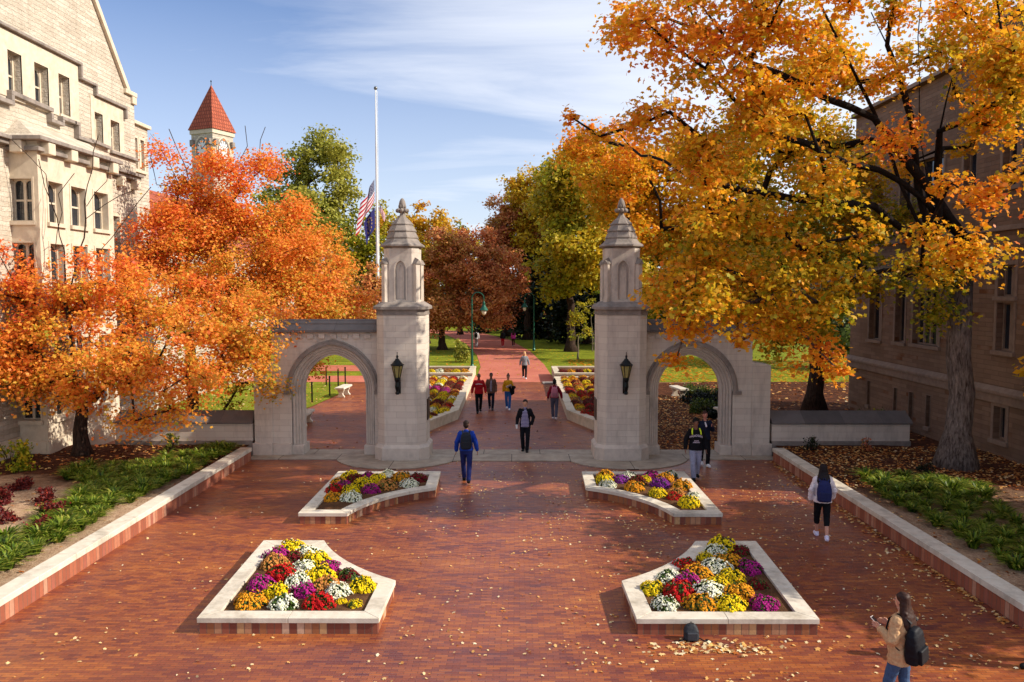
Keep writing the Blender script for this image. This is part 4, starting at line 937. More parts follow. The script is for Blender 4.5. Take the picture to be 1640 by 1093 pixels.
    for c, r, dt in clumps:
        n = max(4, int(dens*r*r*(1.0+0.0)))
        # sprays: leaves gather on short sub sprays inside the clump
        ns = max(3, int(n/14)); sc = g.normal(size=(ns,3)); sc /= np.linalg.norm(sc, axis=1, keepdims=True); sc *= (g.uniform(shell, 1.0, (ns,1)))*r; sc[:,2] *= flat
        idx = g.integers(0, ns, n); p = sc[idx]+g.normal(size=(n,3))*np.array([0.22,0.22,0.15])*r
        p[:,2] -= droop*(np.hypot(p[:,0], p[:,1])/r)**2*r*0.5
        out = p.copy(); nn = g.normal(size=(n,3))*0.55+np.array([0,0,0.75])+out/r*0.35
        P.append(p+np.array(c)-np.array(base)); Nn.append(nn); S.append(leaf*g.uniform(0.6, 1.3, n))
        st = g.normal(0, 0.05, ns)
        T.append(tone0+dt+topred*((c.z-zmin)/(zmax-zmin+.01)-.5)+st[idx]+g.normal(0, tones*0.45, n))
    leafmesh('crown', np.concatenate(P), np.concatenate(Nn), np.concatenate(S), np.concatenate(T), mat, root, lobed, seed)
    return root, sum(len(x) for x in P)
LO = m_leaf('orange_maple_leaves', [(0.0,(160,158,50)),(0.2,(230,176,62)),(0.45,(244,156,64)),(0.7,(244,130,68)),(1.0,(226,96,72))])
LG = m_leaf('golden_maple_leaves', [(0.0,(108,122,30)),(0.2,(172,162,34)),(0.42,(230,182,40)),(0.65,(246,168,44)),(0.85,(242,140,48)),(1.0,(216,106,50))])
LR = m_leaf('rust_leaves', [(0.0,(186,156,60)),(0.3,(214,146,84)),(0.6,(204,118,78)),(1.0,(170,92,68))], 0.3)
LN = m_leaf('green_leaves', [(0.0,(58,74,30)),(0.35,(98,112,40)),(0.7,(142,146,54)),(1.0,(182,172,70))], 0.3)
LY = m_leaf('yellow_leaves', [(0.0,(110,130,26)),(0.35,(178,166,40)),(0.7,(216,176,44)),(1.0,(222,140,30))], 0.4)
LD = m_leaf('dark_evergreen_leaves', [(0.0,(14,22,12)),(0.5,(26,38,18)),(1.0,(50,62,26))], 0.15)
LB_ = m_leaf('barberry_leaves', [(0.0,(60,22,24)),(0.5,(108,34,34)),(1.0,(158,60,44))], 0.3)
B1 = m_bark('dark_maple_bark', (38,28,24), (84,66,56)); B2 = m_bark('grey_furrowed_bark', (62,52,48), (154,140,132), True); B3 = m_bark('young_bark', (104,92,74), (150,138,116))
DENS=1.0
def bl(px, py, Y, rx, rz, dt=0.0, dn=1.0, ry=None):
    k = Y/FPX; c = at(px, py, Y); return (c, rx*k, (ry if ry else (rx+rz)/2*k), rz*k, dt, dn)
tot = 0
def T(*a, **k):
    global tot
    r, n = tree(*a, **k); tot += n; return r
# 1 low orange maple in the left bed
T('maple_tree', 'low spreading orange maple rooted in the left bed before the stone hall', (-13.45,24.6,0.35), 0.21, 2.4,
  [bl(40,575,24,95,62), bl(160,560,23.3,95,66), bl(255,585,22.6,80,66), bl(335,570,23.4,85,66,-.04), bl(415,545,25,66,60,-.1,.8), bl(430,600,24.8,40,32,-.2,.8),
   bl(110,480,24.5,95,60,.05,1), bl(220,480,25,100,66,0), bl(40,480,25,70,56,.1,.8), bl(340,500,26,90,60), bl(400,520,27,70,60,-.03), bl(290,610,22.3,70,52,.02), bl(120,600,23,100,36,-.05), bl(15,610,24,60,34), bl(-20,540,24,60,90), bl(300,640,22.2,70,30,.05), bl(60,610,24,80,36), bl(170,625,23.5,64,40,.03), bl(370,600,23.5,60,46,-.04), bl(240,655,22.4,60,24,.05), bl(0,560,24,60,60,.03), bl(30,400,24.6,40,40,.15,.35), bl(110,410,24.8,60,40,.15,.3)],
  0.1, 760, LO, B1, cr=0.75, seeds=[[at(150,640,24.4), at(180,600,24), at(240,560,23.5)], [at(118,600,24.6), at(108,500,24.7), at(105,430,24.8)], [at(100,590,24.5), at(50,560,24.3)]],
  bare=[[at(108,480,24.7), at(92,350,24.8), at(72,280,24.8), at(20,225,24.6)], [at(72,300,24.8), at(64,255,24.8)], [at(110,470,24.7), at(135,380,24.9), at(138,300,24.9), at(155,215,25.0)], [at(136,350,24.9), at(165,330,25), at(215,305,25.1)], [at(138,330,24.9), at(175,290,25), at(183,255,25)], [at(120,440,24.8), at(180,380,25.2), at(240,300,25.2)], [at(94,400,24.8), at(98,310,24.8), at(116,275,24.8)]],
  seed=11, tone0=0.39, lobed=True, topred=0.12, clump_fill=1.25, tones=.34)
# 2 taller orange maple behind the left wing
T('maple_tree', 'tall bright orange maple behind the low wall left of the gate', (-13.2,32.5,0), 0.24, 3.0,
  [bl(330,330,32.5,70,46,.05), bl(300,400,32,78,66), bl(400,400,32.5,88,70), bl(480,400,33,66,60), bl(350,480,31.5,110,60), bl(470,470,32.5,90,50,-.03), bl(545,430,33.5,40,38,.02,.8), bl(400,320,33,70,40,.02), bl(480,340,34,55,34,-.02),
   bl(270,270,32.5,44,46,.16,.6), bl(330,268,32.5,46,36,.08,1), bl(385,268,33,50,36,.1,.8), bl(270,350,32,40,60,.1,.6), bl(430,540,32,90,34,-.1,.7), bl(540,470,33,54,40,0,1), bl(500,520,31,60,36,-.03), bl(440,580,30.5,60,40,-.08), bl(240,430,31,50,50,.1,.5), bl(210,420,30.5,30,60,.2,.35)],
  0.115, 760, LO, B1, cr=0.95, clump_fill=1.7, seed=23, tone0=0.39, topred=0.1, tones=.34, lobed=False,
  bare=[[at(400,300,33), at(415,250,33), at(425,205,33)], [at(300,290,32.5), at(285,240,32.5), at(270,205,32.5)], [at(380,280,33), at(395,235,33), at(392,200,33)], [at(250,300,32), at(240,250,32)]])
T('small_tree', 'small yellow green tree tucked behind the low wall left of the gate', (-10.4,27.9,0), 0.06, 1.0,
  [bl(375,630,27.6,36,26), bl(345,650,27.6,26,18), bl(400,600,28,40,30,.1), bl(440,590,27.8,30,22,.2)], 0.1, 520, LY, B1, cr=0.45, seed=5, tone0=0.25)
# 3 great golden maple on the right
F_ = 18.9
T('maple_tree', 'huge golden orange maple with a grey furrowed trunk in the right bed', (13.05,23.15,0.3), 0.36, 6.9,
  [bl(1080,60,F_,100,70,.1), bl(1180,50,F_,90,70,.08), bl(1290,60,18.5,100,80,.03), bl(1150,160,18.6,120,66,.02), bl(1280,185,18.3,110,70,0), bl(1400,80,20.5,80,70,.06,.6), bl(1430,190,20,80,50,.12,.45), bl(1545,110,19,70,90,.0,.7), bl(1620,60,18.5,60,66,-.1),
   bl(1400,150,21.5,50,40,.05,.8), bl(1500,60,21.5,60,50,.05,.8), bl(1570,200,20,66,56,.05,1.3), bl(1610,110,19,50,60,.0,1.5), bl(1590,20,19.5,70,50,.0,1.5), bl(1540,180,20,50,40,.0,1.2), bl(1040,150,19,66,60,.05,.8), bl(1015,75,19.4,48,40,.12,.5), bl(1000,50,19.5,34,22,.12,.5), bl(1470,290,18.6,80,40,.16,.8), bl(1570,300,18.4,76,44,.05), bl(1500,365,18.8,90,40,.02,.9), bl(1620,290,18.0,40,40,.0,.7), bl(1400,350,18.8,60,44,.0,.9),
   bl(1490,480,22.6,70,30,-.28), bl(1420,470,22.4,40,26,-.28), bl(1560,450,22.8,50,30,-.25,.8), bl(1320,10,18.5,110,50,.05,.6), bl(1480,10,20.5,90,40,.02,.4), bl(1610,170,18.5,50,50,-.15,.6), bl(1220,-40,18.5,160,50,.05), bl(1400,-60,19,160,50,.0,.7), bl(1580,-40,19,90,60,-.05,.7), bl(1120,-30,19,90,40,.05,.8),
   bl(1110,250,18.8,70,60,.03), bl(1010,250,28.3,70,50,.03), bl(1170,290,18.4,110,60,-.04), bl(1300,300,18.6,90,56,-.03), bl(1000,320,28.5,70,56,.05), bl(1140,360,18.6,70,50,.0), bl(1050,370,28.4,60,56,.0), bl(1230,390,18.6,90,52,-.06), bl(1340,400,18.8,60,46,-.02), bl(1095,420,19.0,36,44,-.02,.9), bl(1150,450,18.8,70,44,-.06), bl(1270,470,18.9,70,44,-.1),
   bl(1115,520,19.4,48,40,.02,1.5), bl(1098,560,19.5,26,24,.05,1.3), bl(1165,500,19.3,66,38,-.02,2.2), bl(1090,450,19.3,60,40,.02,1.8), bl(1240,480,19.4,70,40,-.06,1.8), bl(1235,530,19.4,56,40,-.08,1.5), bl(1300,570,19.5,60,32,.04,1.5), bl(1340,588,19.5,32,18,.06,1.3), bl(1190,545,19.4,34,18,.0,1), bl(1320,500,19.6,60,40,-.1,1.4), bl(1440,425,19.6,60,36,.0,1.3), bl(1500,405,19,70,30,.04,1.2), bl(1570,380,18.8,60,30,.04,1.1), bl(1380,460,19.8,50,30,-.08,1.3), bl(1080,470,19.4,30,36,.02,1.3), bl(1210,430,19.4,100,56,-.08,1.6), bl(1330,430,19.4,70,50,-.06,1.4),
   bl(950,200,20,50,40,.15,.35), bl(920,205,20,22,26,.15,.3), bl(965,240,28,60,40,.1,.7),
   bl(1200,120,23.5,160,110,0,.3), bl(1450,160,24,160,120,0,.25), bl(1250,260,24,140,80,-.1,.3)],
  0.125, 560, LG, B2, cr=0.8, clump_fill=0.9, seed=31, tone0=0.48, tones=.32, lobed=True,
  seeds=[[at(1495,400,22.9), at(1440,290,22.3), at(1400,180,21.6), at(1345,70,20.8), at(1300,-20,20)],
         [at(1495,400,22.9), at(1470,300,22.4), at(1462,200,22), at(1440,120,21.6), at(1395,20,21)],
         [at(1500,390,22.8), at(1505,210,22.0), at(1535,90,21.4), at(1560,0,21)], [at(1500,380,22.8), at(1475,230,22.2), at(1470,60,21.6), at(1475,0,21)],
         [at(1440,290,22.3), at(1330,250,20.6), at(1230,215,19.6), at(1130,110,19)], [at(1400,190,21.6), at(1290,140,20), at(1200,100,19)], [at(1535,400,21.5), at(1600,340,19.5)],
         [at(1490,440,22.6), at(1430,430,21.4), at(1330,455,20.2), at(1220,480,19.6), at(1130,500,19.4)], [at(1495,400,22.6), at(1400,330,20.8), at(1280,320,19.6), at(1120,290,19.4), at(1040,250,22), at(990,230,26), at(950,220,28)]])
# 4 second golden maple behind the wall on the right
T('maple_tree', 'golden green maple behind the right gate arch with low sweeping branches', (13.5,35.4,0.0), 0.36, 5.6,
  [bl(960,290,31.5,56,56,.02,.8), bl(1020,270,31,80,66,.05), bl(1110,300,30,100,70,.0), bl(1220,330,30,110,76,-.08), bl(1330,330,31,90,80,-.1), bl(1040,370,29.5,70,60,.04), bl(1140,400,29,90,62,.02), bl(1250,430,29,100,60,-.08), bl(1350,440,30,80,56,-.1), bl(1180,480,28.5,90,44,-.08),
   bl(1290,520,29,70,44,-.05), bl(1090,470,29,50,40,-.1), bl(1390,350,31,60,60,-.1,.7), bl(1160,230,31,120,50,.0), bl(1300,240,31.5,110,50,-.05), bl(1060,340,30,60,50,.1), bl(940,240,31.5,40,34,.12,.35), bl(915,205,31.5,26,22,.15,.35), bl(980,220,31.5,44,40,.08,.5)],
  0.15, 560, LG, B1, cr=0.95, clump_fill=1.3, seed=43, tone0=0.4, lobed=False, seeds=[[at(1300,400,34), at(1290,300,33), at(1280,200,33)], [at(1300,400,34), at(1210,320,32), at(1120,290,31), at(1000,290,31)], [at(1305,450,34), at(1250,400,31), at(1150,420,29.5)]])
# near tree on the right, outside the frame but shading the bed and the paving
T('maple_tree', 'golden maple at the near end of the right bed, just outside the picture', (15.6,15.2,0.35), 0.3, 3.2,
  [(Vector((16.2,15.2,5.4)), 4.2, 4.4, 2.6, 0, 1), (Vector((15.6,15.5,3.0)), 2.2, 3.6, .9, 0, 1), (Vector((13.0,13.4,3.7)), 1.7, 1.9, .8, 0, 1), (Vector((13.4,17.0,3.7)), 1.4, 1.9, .8, 0, 1), (Vector((12.6,15.2,5.6)), 1.4, 2.6, 1.0, 0, .8), (Vector((15.0,12.6,4.0)), 1.8, 1.4, 1.2, 0, 1)],
  0.18, 460, LG, B1, cr=1.0, clump_fill=2.0, seed=141, tone0=0.5)
# 6 background trees: (kind, label, base px, Y, blobs, ...)
T('broadleaf_tree', 'round topped olive green tree against the sky left of the flagpole', at(505,560,85)-Vector((0,0,at(505,560,85).z)), 0.4, 5,
  [bl(510,250,85,50,38), bl(465,280,85,26,30,-.1,.8), bl(545,290,85,26,40,.1), bl(500,320,85,48,44,-.05), bl(545,350,85,24,34,.05,.8), bl(450,320,85,24,30,-.1,.8), bl(500,380,85,60,40,-.1)], 0.32, 130, LN, B1, clump_fill=1.9, cr=1.6, seed=51, tone0=0.85, shell=.3)
T('broadleaf_tree', 'yellow green tree just left of the flagpole behind the orange maple', Vector((-17,70,0)), 0.3, 4,
  [bl(590,390,72,32,36), bl(585,340,72,24,24,-.05,.8), bl(575,430,72,40,44,-.1), bl(560,480,70,50,36,-.1), bl(640,420,72,36,40,.1)], 0.3, 150, LY, B1, clump_fill=2.0, cr=1.3, seed=53, tone0=0.32)
T('broadleaf_tree', 'golden yellow tree behind the cap of the left gate pillar', Vector((-9,80,0)), 0.35, 5,
  [bl(640,370,80,44,36,.15), bl(690,370,80,40,36,.1), bl(735,400,80,34,36,0), bl(600,350,80,24,18,.2,.6), bl(660,330,80,30,14,.2,.5), bl(680,420,80,70,40,0)], 0.3, 150, LY, B1, clump_fill=1.7, cr=1.4, seed=57, tone0=0.6)
T('broadleaf_tree', 'thin pale green tree rising in the gap between the gate pillars', Vector((-6.5,95,0)), 0.25, 5,
  [bl(740,365,95,22,20,-.1,.6), bl(725,400,95,26,26,-.1,.7), bl(750,390,95,16,20,-.1,.6)], 0.32, 60, LN, B1, cr=1.2, seed=59, tone0=0.75)
T('broadleaf_tree', 'rust brown tree on the left lawn with low forking trunk near the first green lamp', Vector((-6.55,72,0)), 0.33, 2.0,
  [bl(700,440,72,54,50), bl(760,450,72,50,48,.1), bl(690,495,71,60,38), bl(770,498,71,54,32,.05), bl(720,395,72,44,34,.0), bl(770,400,73,40,34,.05), bl(810,440,74,40,44,.1)], 0.22, 260, LR, B1, clump_fill=1.7, cr=1.1, seed=61, tone0=0.33, seeds=[[Vector((-8.6,72,3.4))], [Vector((-4.2,72,3.3))]])
T('broadleaf_tree', 'dark rust tree arching over the far path behind the walkers in red and pink', Vector((-0.9,92,0)), 0.4, 4.0,
  [bl(830,370,92,50,56,.0), bl(800,410,90,40,50,.1), bl(860,420,92,44,56,.1), bl(830,485,90,56,34,.1), bl(880,450,90,40,40,.0), bl(850,330,94,40,30,-.25), bl(790,350,92,30,30,-.2,.8)], 0.28, 180, LR, B1, clump_fill=2.0, cr=1.4, seed=67, tone0=0.42)
T('broadleaf_tree', 'brown leaved tree behind the left arch coping', Vector((-16,52,0)), 0.25, 2.5,
  [bl(550,470,54,50,36), bl(520,430,54,40,30,-.1), bl(590,460,54,30,50,.1), bl(560,500,54,60,24)], 0.2, 220, LR, B1, clump_fill=1.6, cr=0.95, seed=71, tone0=0.25)
bg = [('tall olive and amber tree right of the far path', 845, 86, [bl(850,320,90,44,44,.2), bl(870,380,90,40,60,.1), bl(830,300,90,26,20,.3,.6), bl(900,330,88,44,60,.05)], LY, .5, 73),
      ('tall green tree with yellow streaks behind the right pillar', 915, 70, [bl(910,320,70,50,60,-.05), bl(960,340,70,60,70,0), bl(930,400,68,60,56,.05), bl(890,420,70,40,60,-.05), bl(980,420,66,50,60,.1)], LY, .44, 79),
      ('dark green tree whose top shows above the golden maples', 925, 100, [bl(925,255,100,44,34), bl(960,290,100,56,50), bl(900,290,100,36,44), bl(890,250,100,16,16,0,.7)], LN, .3, 83),
      ('yellow green tree far behind the right arch', 1100, 75, [bl(1060,430,75,80,60), bl(1140,400,75,90,70), bl(1210,460,72,80,60,-.1), bl(1100,500,74,90,40,-.1)], LY, .25, 89),
      ('green tree beyond the far end of the shaded hall', 1330, 60, [bl(1330,400,58,80,90), bl(1280,480,58,70,70), bl(1360,520,56,50,60)], LN, .3, 97),
      ('olive tree behind the orange maples near the clock tower', 440, 75, [bl(460,330,75,50,40,.2), bl(420,420,75,90,70), bl(510,400,75,60,60,.1), bl(300,420,75,90,70)], LN, .75, 101)]
for lb, px, Y, bb, mt, t0, sd_ in bg:
    p = at(px, 500, Y); T('broadleaf_tree', lb, Vector((p.x, Y, 0)), 0.4, 4.0, bb, 0.36, 110, mt, B1, clump_fill=2.0, cr=1.7, seed=sd_, tone0=t0)
dk = [('dark evergreen closest to the right lamp', 880, 88, [bl(880,470,88,50,60), bl(850,500,88,40,40), bl(870,420,88,30,40)], 103), ('dark evergreen behind the young yellow tree', 940, 80, [bl(940,470,80,50,60), bl(925,520,80,50,30)], 107),
      ('dark evergreen mass behind the right gate pillar', 1010, 84, [bl(1010,470,84,60,60), bl(1060,500,84,60,40)], 109), ('dark evergreen behind the rust tree', 800, 118, [bl(800,500,118,50,34), bl(740,490,118,60,40)], 113),
      ('dark evergreen far left of the far path', 650, 110, [bl(640,480,110,60,40), bl(560,470,110,70,50)], 127)]
for lb, px, Y, bb, sd_ in dk:
    p = at(px, 500, Y); T('evergreen_tree', lb, Vector((p.x, Y, 0)), 0.35, 2.0, bb, 0.4, 110, LD, B1, clump_fill=2.2, cr=1.7, seed=sd_, tone0=0.5, flat=.8)
far = [(-90,130),(-70,125),(-52,128),(-40,120),(-28,130),(-14,135),(4,132),(18,125),(34,128),(50,118),(66,126),(84,122)]
names_ = ['leftmost','second from left','third from left','fourth from left','fifth from left','sixth from left','sixth from right','fifth from right','fourth from right','third from right','second from right','rightmost']
for i, (x, y) in enumerate(far):
    h = 5+3*((i*7) % 3)/2; T('broadleaf_tree', 'distant autumn tree in the woodland row closing the view, %s' % names_[i], Vector((x,y,0)), 0.4, 3,
      [(Vector((x,y,h)), 7, 5, h*0.75, 0, 1), (Vector((x+4,y+2,h*.6)), 6, 4, h*.5, 0, 1)], 0.6, 44, [LN, LR, LY, LD][(i*5+1) % 4], B1, cr=2.4, seed=200+i, tone0=0.35, twig=False)
T('young_tree', 'slender young yellow green tree alone on the right lawn', Vector((5.0,62,0)), 0.06, 1.8, [bl(925,520,62,22,22), bl(925,495,62,14,18), bl(910,530,62,12,10), bl(942,528,62,12,12)], 0.16, 260, LY, B3, cr=0.55, seed=131, tone0=0.35)
T('young_tree', 'small thin stemmed tree just right of the young yellow one', Vector((6.9,70,0)), 0.04, 1.6, [bl(945,500,70,12,14,-.1), bl(950,480,70,10,14,-.1)], 0.16, 160, LY, B3, cr=0.5, seed=137, tone0=0.3)
print('LEAVES', tot)
# ------------------------------------------------------------------ chrysanthemums
MUMC = {'yellow':((238,208,20),(206,160,14)), 'golden orange':((226,156,28),(190,104,20)), 'magenta':((176,32,126),(120,14,80)), 'white':((236,234,214),(206,204,150)), 'red':((196,26,26),(140,14,18)),
        'dark red':((120,18,28),(74,10,20)), 'bronze':((206,140,70),(150,86,36)), 'purple':((140,50,150),(96,26,110))}
def m_mum(k):
    a, b = MUMC[k]; t = NT(k.replace(' ', '_')+'_blossoms'); at_ = t.n('ShaderNodeAttribute'); at_.attribute_name = 'tone'
    c = t.ramp(at_.outputs['Fac'], [(0.0, lin(b)), (0.4, lin(tuple((x+y)//2 for x, y in zip(a, b)))), (0.75, lin(a))]); t.bsdf(c, 0.7, spec=0.15); return t.m
MUMM = {k: m_mum(k) for k in MUMC}
M['mumleaf'] = m_leaf('mum_foliage', [(0.0,(30,50,20)),(0.5,(66,92,34)),(1.0,(110,130,50))], 0.2)
def mum_mesh(col, seed, bare, n=470, big=0.84):
    """unit mound (radius 1, height .8): blossoms over a dome of leaves"""
    g = np.random.default_rng(seed); 
    def dome(n, lo, k):
        u = g.uniform(lo, 1.0, n); th = g.uniform(0, 2*math.pi, n); r = np.sqrt(1-np.clip(u, 0, 1)**2); p = np.stack([r*np.cos(th), r*np.sin(th), u*0.78], 1)
        lump = 1+0.12*np.sin(3*th+seed)+0.09*np.sin(7*th+seed*2+4*u)+0.06*np.sin(11*th-seed+9*u); return p*(lump*k)[:,None], np.stack([r*np.cos(th), r*np.sin(th), u*1.1+.12], 1)
    p, nn = dome(n, 0.05, 1.0)
    if True: # patches where the foliage shows
        q = np.sin(p[:,0]*4+seed)+np.sin(p[:,1]*5+seed*1.7)+g.normal(0, .5, n); keep = q > (bare-1.2 if bare else -2.4); p, nn = p[keep], nn[keep]
    nn = nn+g.normal(0, .28, nn.shape)
    K = 8; N = len(p); nn /= np.linalg.norm(nn, axis=1, keepdims=True); ref = g.normal(size=(N,3)); a = np.cross(nn, ref); a /= np.linalg.norm(a, axis=1, keepdims=True); b = np.cross(nn, a)
    sz = g.uniform(.075, .12, N)*big; ang = np.arange(K)*2*math.pi/K
    rr = np.where(np.arange(K) % 2 == 0, 1.0, 0.78)
    ring = p[:,None]+sz[:,None,None]*(rr*np.cos(ang))[None,:,None]*a[:,None]+sz[:,None,None]*(rr*np.sin(ang))[None,:,None]*b[:,None]-0.35*sz[:,None,None]*nn[:,None]
    ctr = p+0.35*sz[:,None]*nn; v = np.concatenate([ring, ctr[:,None]], 1).reshape(-1,3)
    fs = []; 
    for i in range(N):
        o = i*(K+1)
        for k in range(K): fs.append((o+k, o+(k+1) % K, o+K))
    me = bpy.data.meshes.new('blossoms'); me.from_pydata(v.tolist(), [], fs); t = me.attributes.new('tone', 'FLOAT', 'FACE')
    tn = np.clip(g.normal(.6, .28, N), 0, 1); t.data.foreach_set('value', np.repeat(tn, K).astype(np.float32)); me.materials.append(MUMM[col])
    p, nn = dome(420, -0.0, 0.9); lf = leafmesh('foliage', p, nn+g.normal(0, .6, p.shape), g.uniform(.14, .26, len(p)), g.normal(.5, .25, len(p)), M['mumleaf'], None, False, seed)
    return me, lf
MUMV = {}
def mum(col, x, y, z, r, label, group, bare=0.0, hz=1.0, var=0):
    key = (col, var % 2, bare)
    if key not in MUMV:
        me, lf = mum_mesh(col, 3+len(MUMV)*7, bare); MUMV[key] = (me, lf.data); bpy.data.objects.remove(lf)
    me, lf = MUMV[key]; e = empty('chrysanthemum', (x, y, z), rnd.uniform(0, 6.28)); tag(e, label, 'flowers', group)
    for nm, d in (('foliage', lf), ('blossoms', me)):
        o = bpy.data.objects.new(nm, d); COL.objects.link(o); o.parent = e; s = r*(1.0 if nm == 'blossoms' else 1.0); o.scale = (s, s*rnd.uniform(.92, 1.08), s*hz)
    return e
Y_, O_, G_, W_h, D_, Rr_, B_, P_ = 'yellow', 'golden orange', 'magenta', 'white', 'dark red', 'red', 'bronze', 'purple'
PL = {'near left planter': [(466,871,Y_,44),(443,884,G_,46),(438,896,B_,44),(469,889,D_,36),(490,881,W_h,44),(504,892,Y_,48),(527,903,G_,36),(451,912,Rr_,52),(484,905,W_h,44),(512,915,Y_,54),(556,915,D_,40,1),(416,929,G_,44),(442,943,Y_,42),(476,927,W_h,48),(521,930,B_,50),(580,932,Y_,46),(487,940,G_,46),(539,942,W_h,44),(509,956,Rr_,54),(398,957,O_,54),(453,960,W_h,48,1),(546,960,Y_,20),(567,964,Y_,26,1)],
      'near right planter': [(1156,869,Y_,48),(1186,878,D_,34),(1146,881,W_h,42),(1132,889,Y_,30),(1169,893,O_,48),(1202,904,G_,44),(1099,899,Rr_,42),(1146,903,W_h,54),(1119,914,O_,56),(1171,919,Y_,46),(1073,918,W_h,44,1),(1103,925,G_,46),(1151,929,Y_,42),(1215,932,D_,34,1),(1045,938,Y_,42),(1089,941,Rr_,52),(1137,942,W_h,58),(1186,943,O_,54),(1124,960,O_,54),(1171,961,Y_,54),(1225,961,G_,46),(1067,963,W_h,44,1)],
      'left pillar planter': [(561,758,Y_,32),(543,768,O_,30),(568,763,D_,30),(590,759,G_,26),(605,764,Y_,28),(621,756,W_h,26),(643,760,O_,32),(668,762,D_,32),(551,775,G_,30),(582,769,Y_,34),(617,773,B_,36),(656,771,W_h,30),(535,781,Rr_,32),(562,782,Y_,32),(594,780,G_,30),(532,792,O_,32),(563,792,W_h,34)],
      'right pillar planter': [(971,757,O_,30),(968,765,Y_,30),(975,773,W_h,28),(994,764,P_,28),(1007,758,W_h,26),(1016,776,O_,34),(1022,766,D_,28),(1034,764,Y_,22),(1045,758,G_,30),(1059,770,P_,32),(1054,786,Y_,30),(1066,762,O_,28),(1076,756,W_h,24,1),(1093,774,O_,34),(1084,785,B_,32),(1080,792,Rr_,26),(1104,801,Y_,36),(1112,792,W_h,24)]}
ORD = ['first','second','third','fourth','fifth','sixth','seventh','eighth']
OR2 = ORD+['ninth','tenth','eleventh','twelfth','thirteenth','fourteenth','fifteenth','sixteenth','seventeenth','eighteenth','nineteenth','twentieth','twenty-first','twenty-second','twenty-third','twenty-fourth','last']
ci = 0
for pn, lst in PL.items():
    near = pn.startswith('near'); rs = sorted(lst, key=lambda q: -q[1]); nrow = 5 if near else 4; per = math.ceil(len(rs)/nrow); rownm = ['front row','second row','middle row','fourth row','back row'] if nrow == 5 else ['front row','second row','third row','back row']
    for k in range(nrow):
        row = sorted(rs[k*per:(k+1)*per])
        for i, q in enumerate(row):
            px, py, c, d = q[:4]; bare = q[4] if len(q) > 4 else 0
            p = onz(px, py+d*0.30, 0.22); r = d/2*p.y/FPX*0.98; ci += 1
            where = 'leftmost' if i == 0 else ('rightmost' if i == len(row)-1 else ORD[i]+' from the left')
            mum(c, p.x, p.y+r*0.3, 0.2, r, '%s mum mound, %s in %s of the %s' % (c, where.replace(' from the left', ' from left'), rownm[k], pn), 'chrysanthemums in the four front planters', bare, rnd.uniform(1.0, 1.25), ci)
for s, nm in ((-1, 'left'), (1, 'right')):
    rr = random.Random(9+s); y = 30.9; k = 0; row_ = -1
    while y < 45.8:
        xin = 2.36+0.5 if y > 33.6 else 2.3+(33.6-y)*0.33+0.5
        row_ += 1
        lim = 0.133*y-0.4 if s < 0 else 0.115*y-0.1
        x = xin; 
        while x < min(lim, 5.0):
            c = rr.choice([Y_,Y_,O_,D_,D_,G_,W_h,Rr_,B_]) if s < 0 else rr.choice([D_,D_,D_,Y_,Y_,O_,B_,Rr_])
            k += 1; mum(c, s*(x+rr.uniform(-.06,.06)), y+rr.uniform(-.08,.08), 0.34, rr.uniform(.2, .27), '%s mum mound, %s from the path, %s row of the long %s bed' % (c, ORD[int(round((x-xin)/.56))], OR2[row_], nm), 'chrysanthemums in the %s bed behind the gate' % nm, 0, 1.0, k); x += 0.56
        y += 0.62
    for i in range(8):
        x = 2.95+i*0.5
        if s*x < -5.6 or s*x > 5.4: break
        c = [O_,Y_,B_,W_h,Y_,O_,D_,Y_][i] if s < 0 else [D_,O_,D_,Y_,D_,Y_,D_,O_][i]
        mum(c, s*x, 47.7+rr.uniform(-.1,.1), 0.46, .3, '%s mum mound, %s from the path in the upper %s planter' % (c, ORD[i], nm), 'chrysanthemums in the upper planters', 0, 1.0, i)
# ------------------------------------------------------------------ strappy green clumps (one mesh per variant, every clump an object)
LT = m_leaf('strap_leaves', [(0.0,(38,60,16)),(0.35,(80,106,26)),(0.7,(130,148,40)),(1.0,(186,180,80))], 0.35)
def tuft_mesh(seed, n=120, h=0.40, w=0.015, spread=0.36):
    g = random.Random(seed); vs = []; fs = []; tn = []
    for _ in range(n):
        a = g.uniform(0, 6.283); r0 = g.uniform(0, .08); L = g.uniform(.6, 1.2)*h; sp_ = g.uniform(.25, 1.1)*spread; ww = w*g.uniform(.7, 1.4); c, s = math.cos(a), math.sin(a); o = len(vs)
        tw = g.uniform(-.5, .5)
        for k, t in enumerate((0, .35, .68, 1.0)):
            d = r0+sp_*t**1.5; z = L*(1.15*t-.5*t*t*(1+sp_)); wk = ww*(1, 1, .75, .12)[k]; px, py = -s*wk, c*wk
            vs += [(c*d-px-s*tw*t*.05, s*d-py+c*tw*t*.05, z), (c*d+px-s*tw*t*.05, s*d+py+c*tw*t*.05, z)]
        for k in range(3): fs.append((o+2*k, o+2*k+1, o+2*k+3, o+2*k+2))
        q = min(1, max(0, g.gauss(.45, .22))); tn += [q-.08, q, q+.15]
    me = bpy.data.meshes.new('grass_clump'); me.from_pydata(vs, [], fs); t = me.attributes.new('tone', 'FLOAT', 'FACE'); t.data.foreach_set('value', tn); me.materials.append(LT); return me
TM = [tuft_mesh(i) for i in range(5)]
def inpoly(x, y, P):
    c = False
    for i in range(len(P)):
        (x1, y1), (x2, y2) = P[i], P[i-1]
        if (y1 > y) != (y2 > y) and x < (x2-x1)*(y-y1)/(y2-y1)+x1: c = not c
    return c
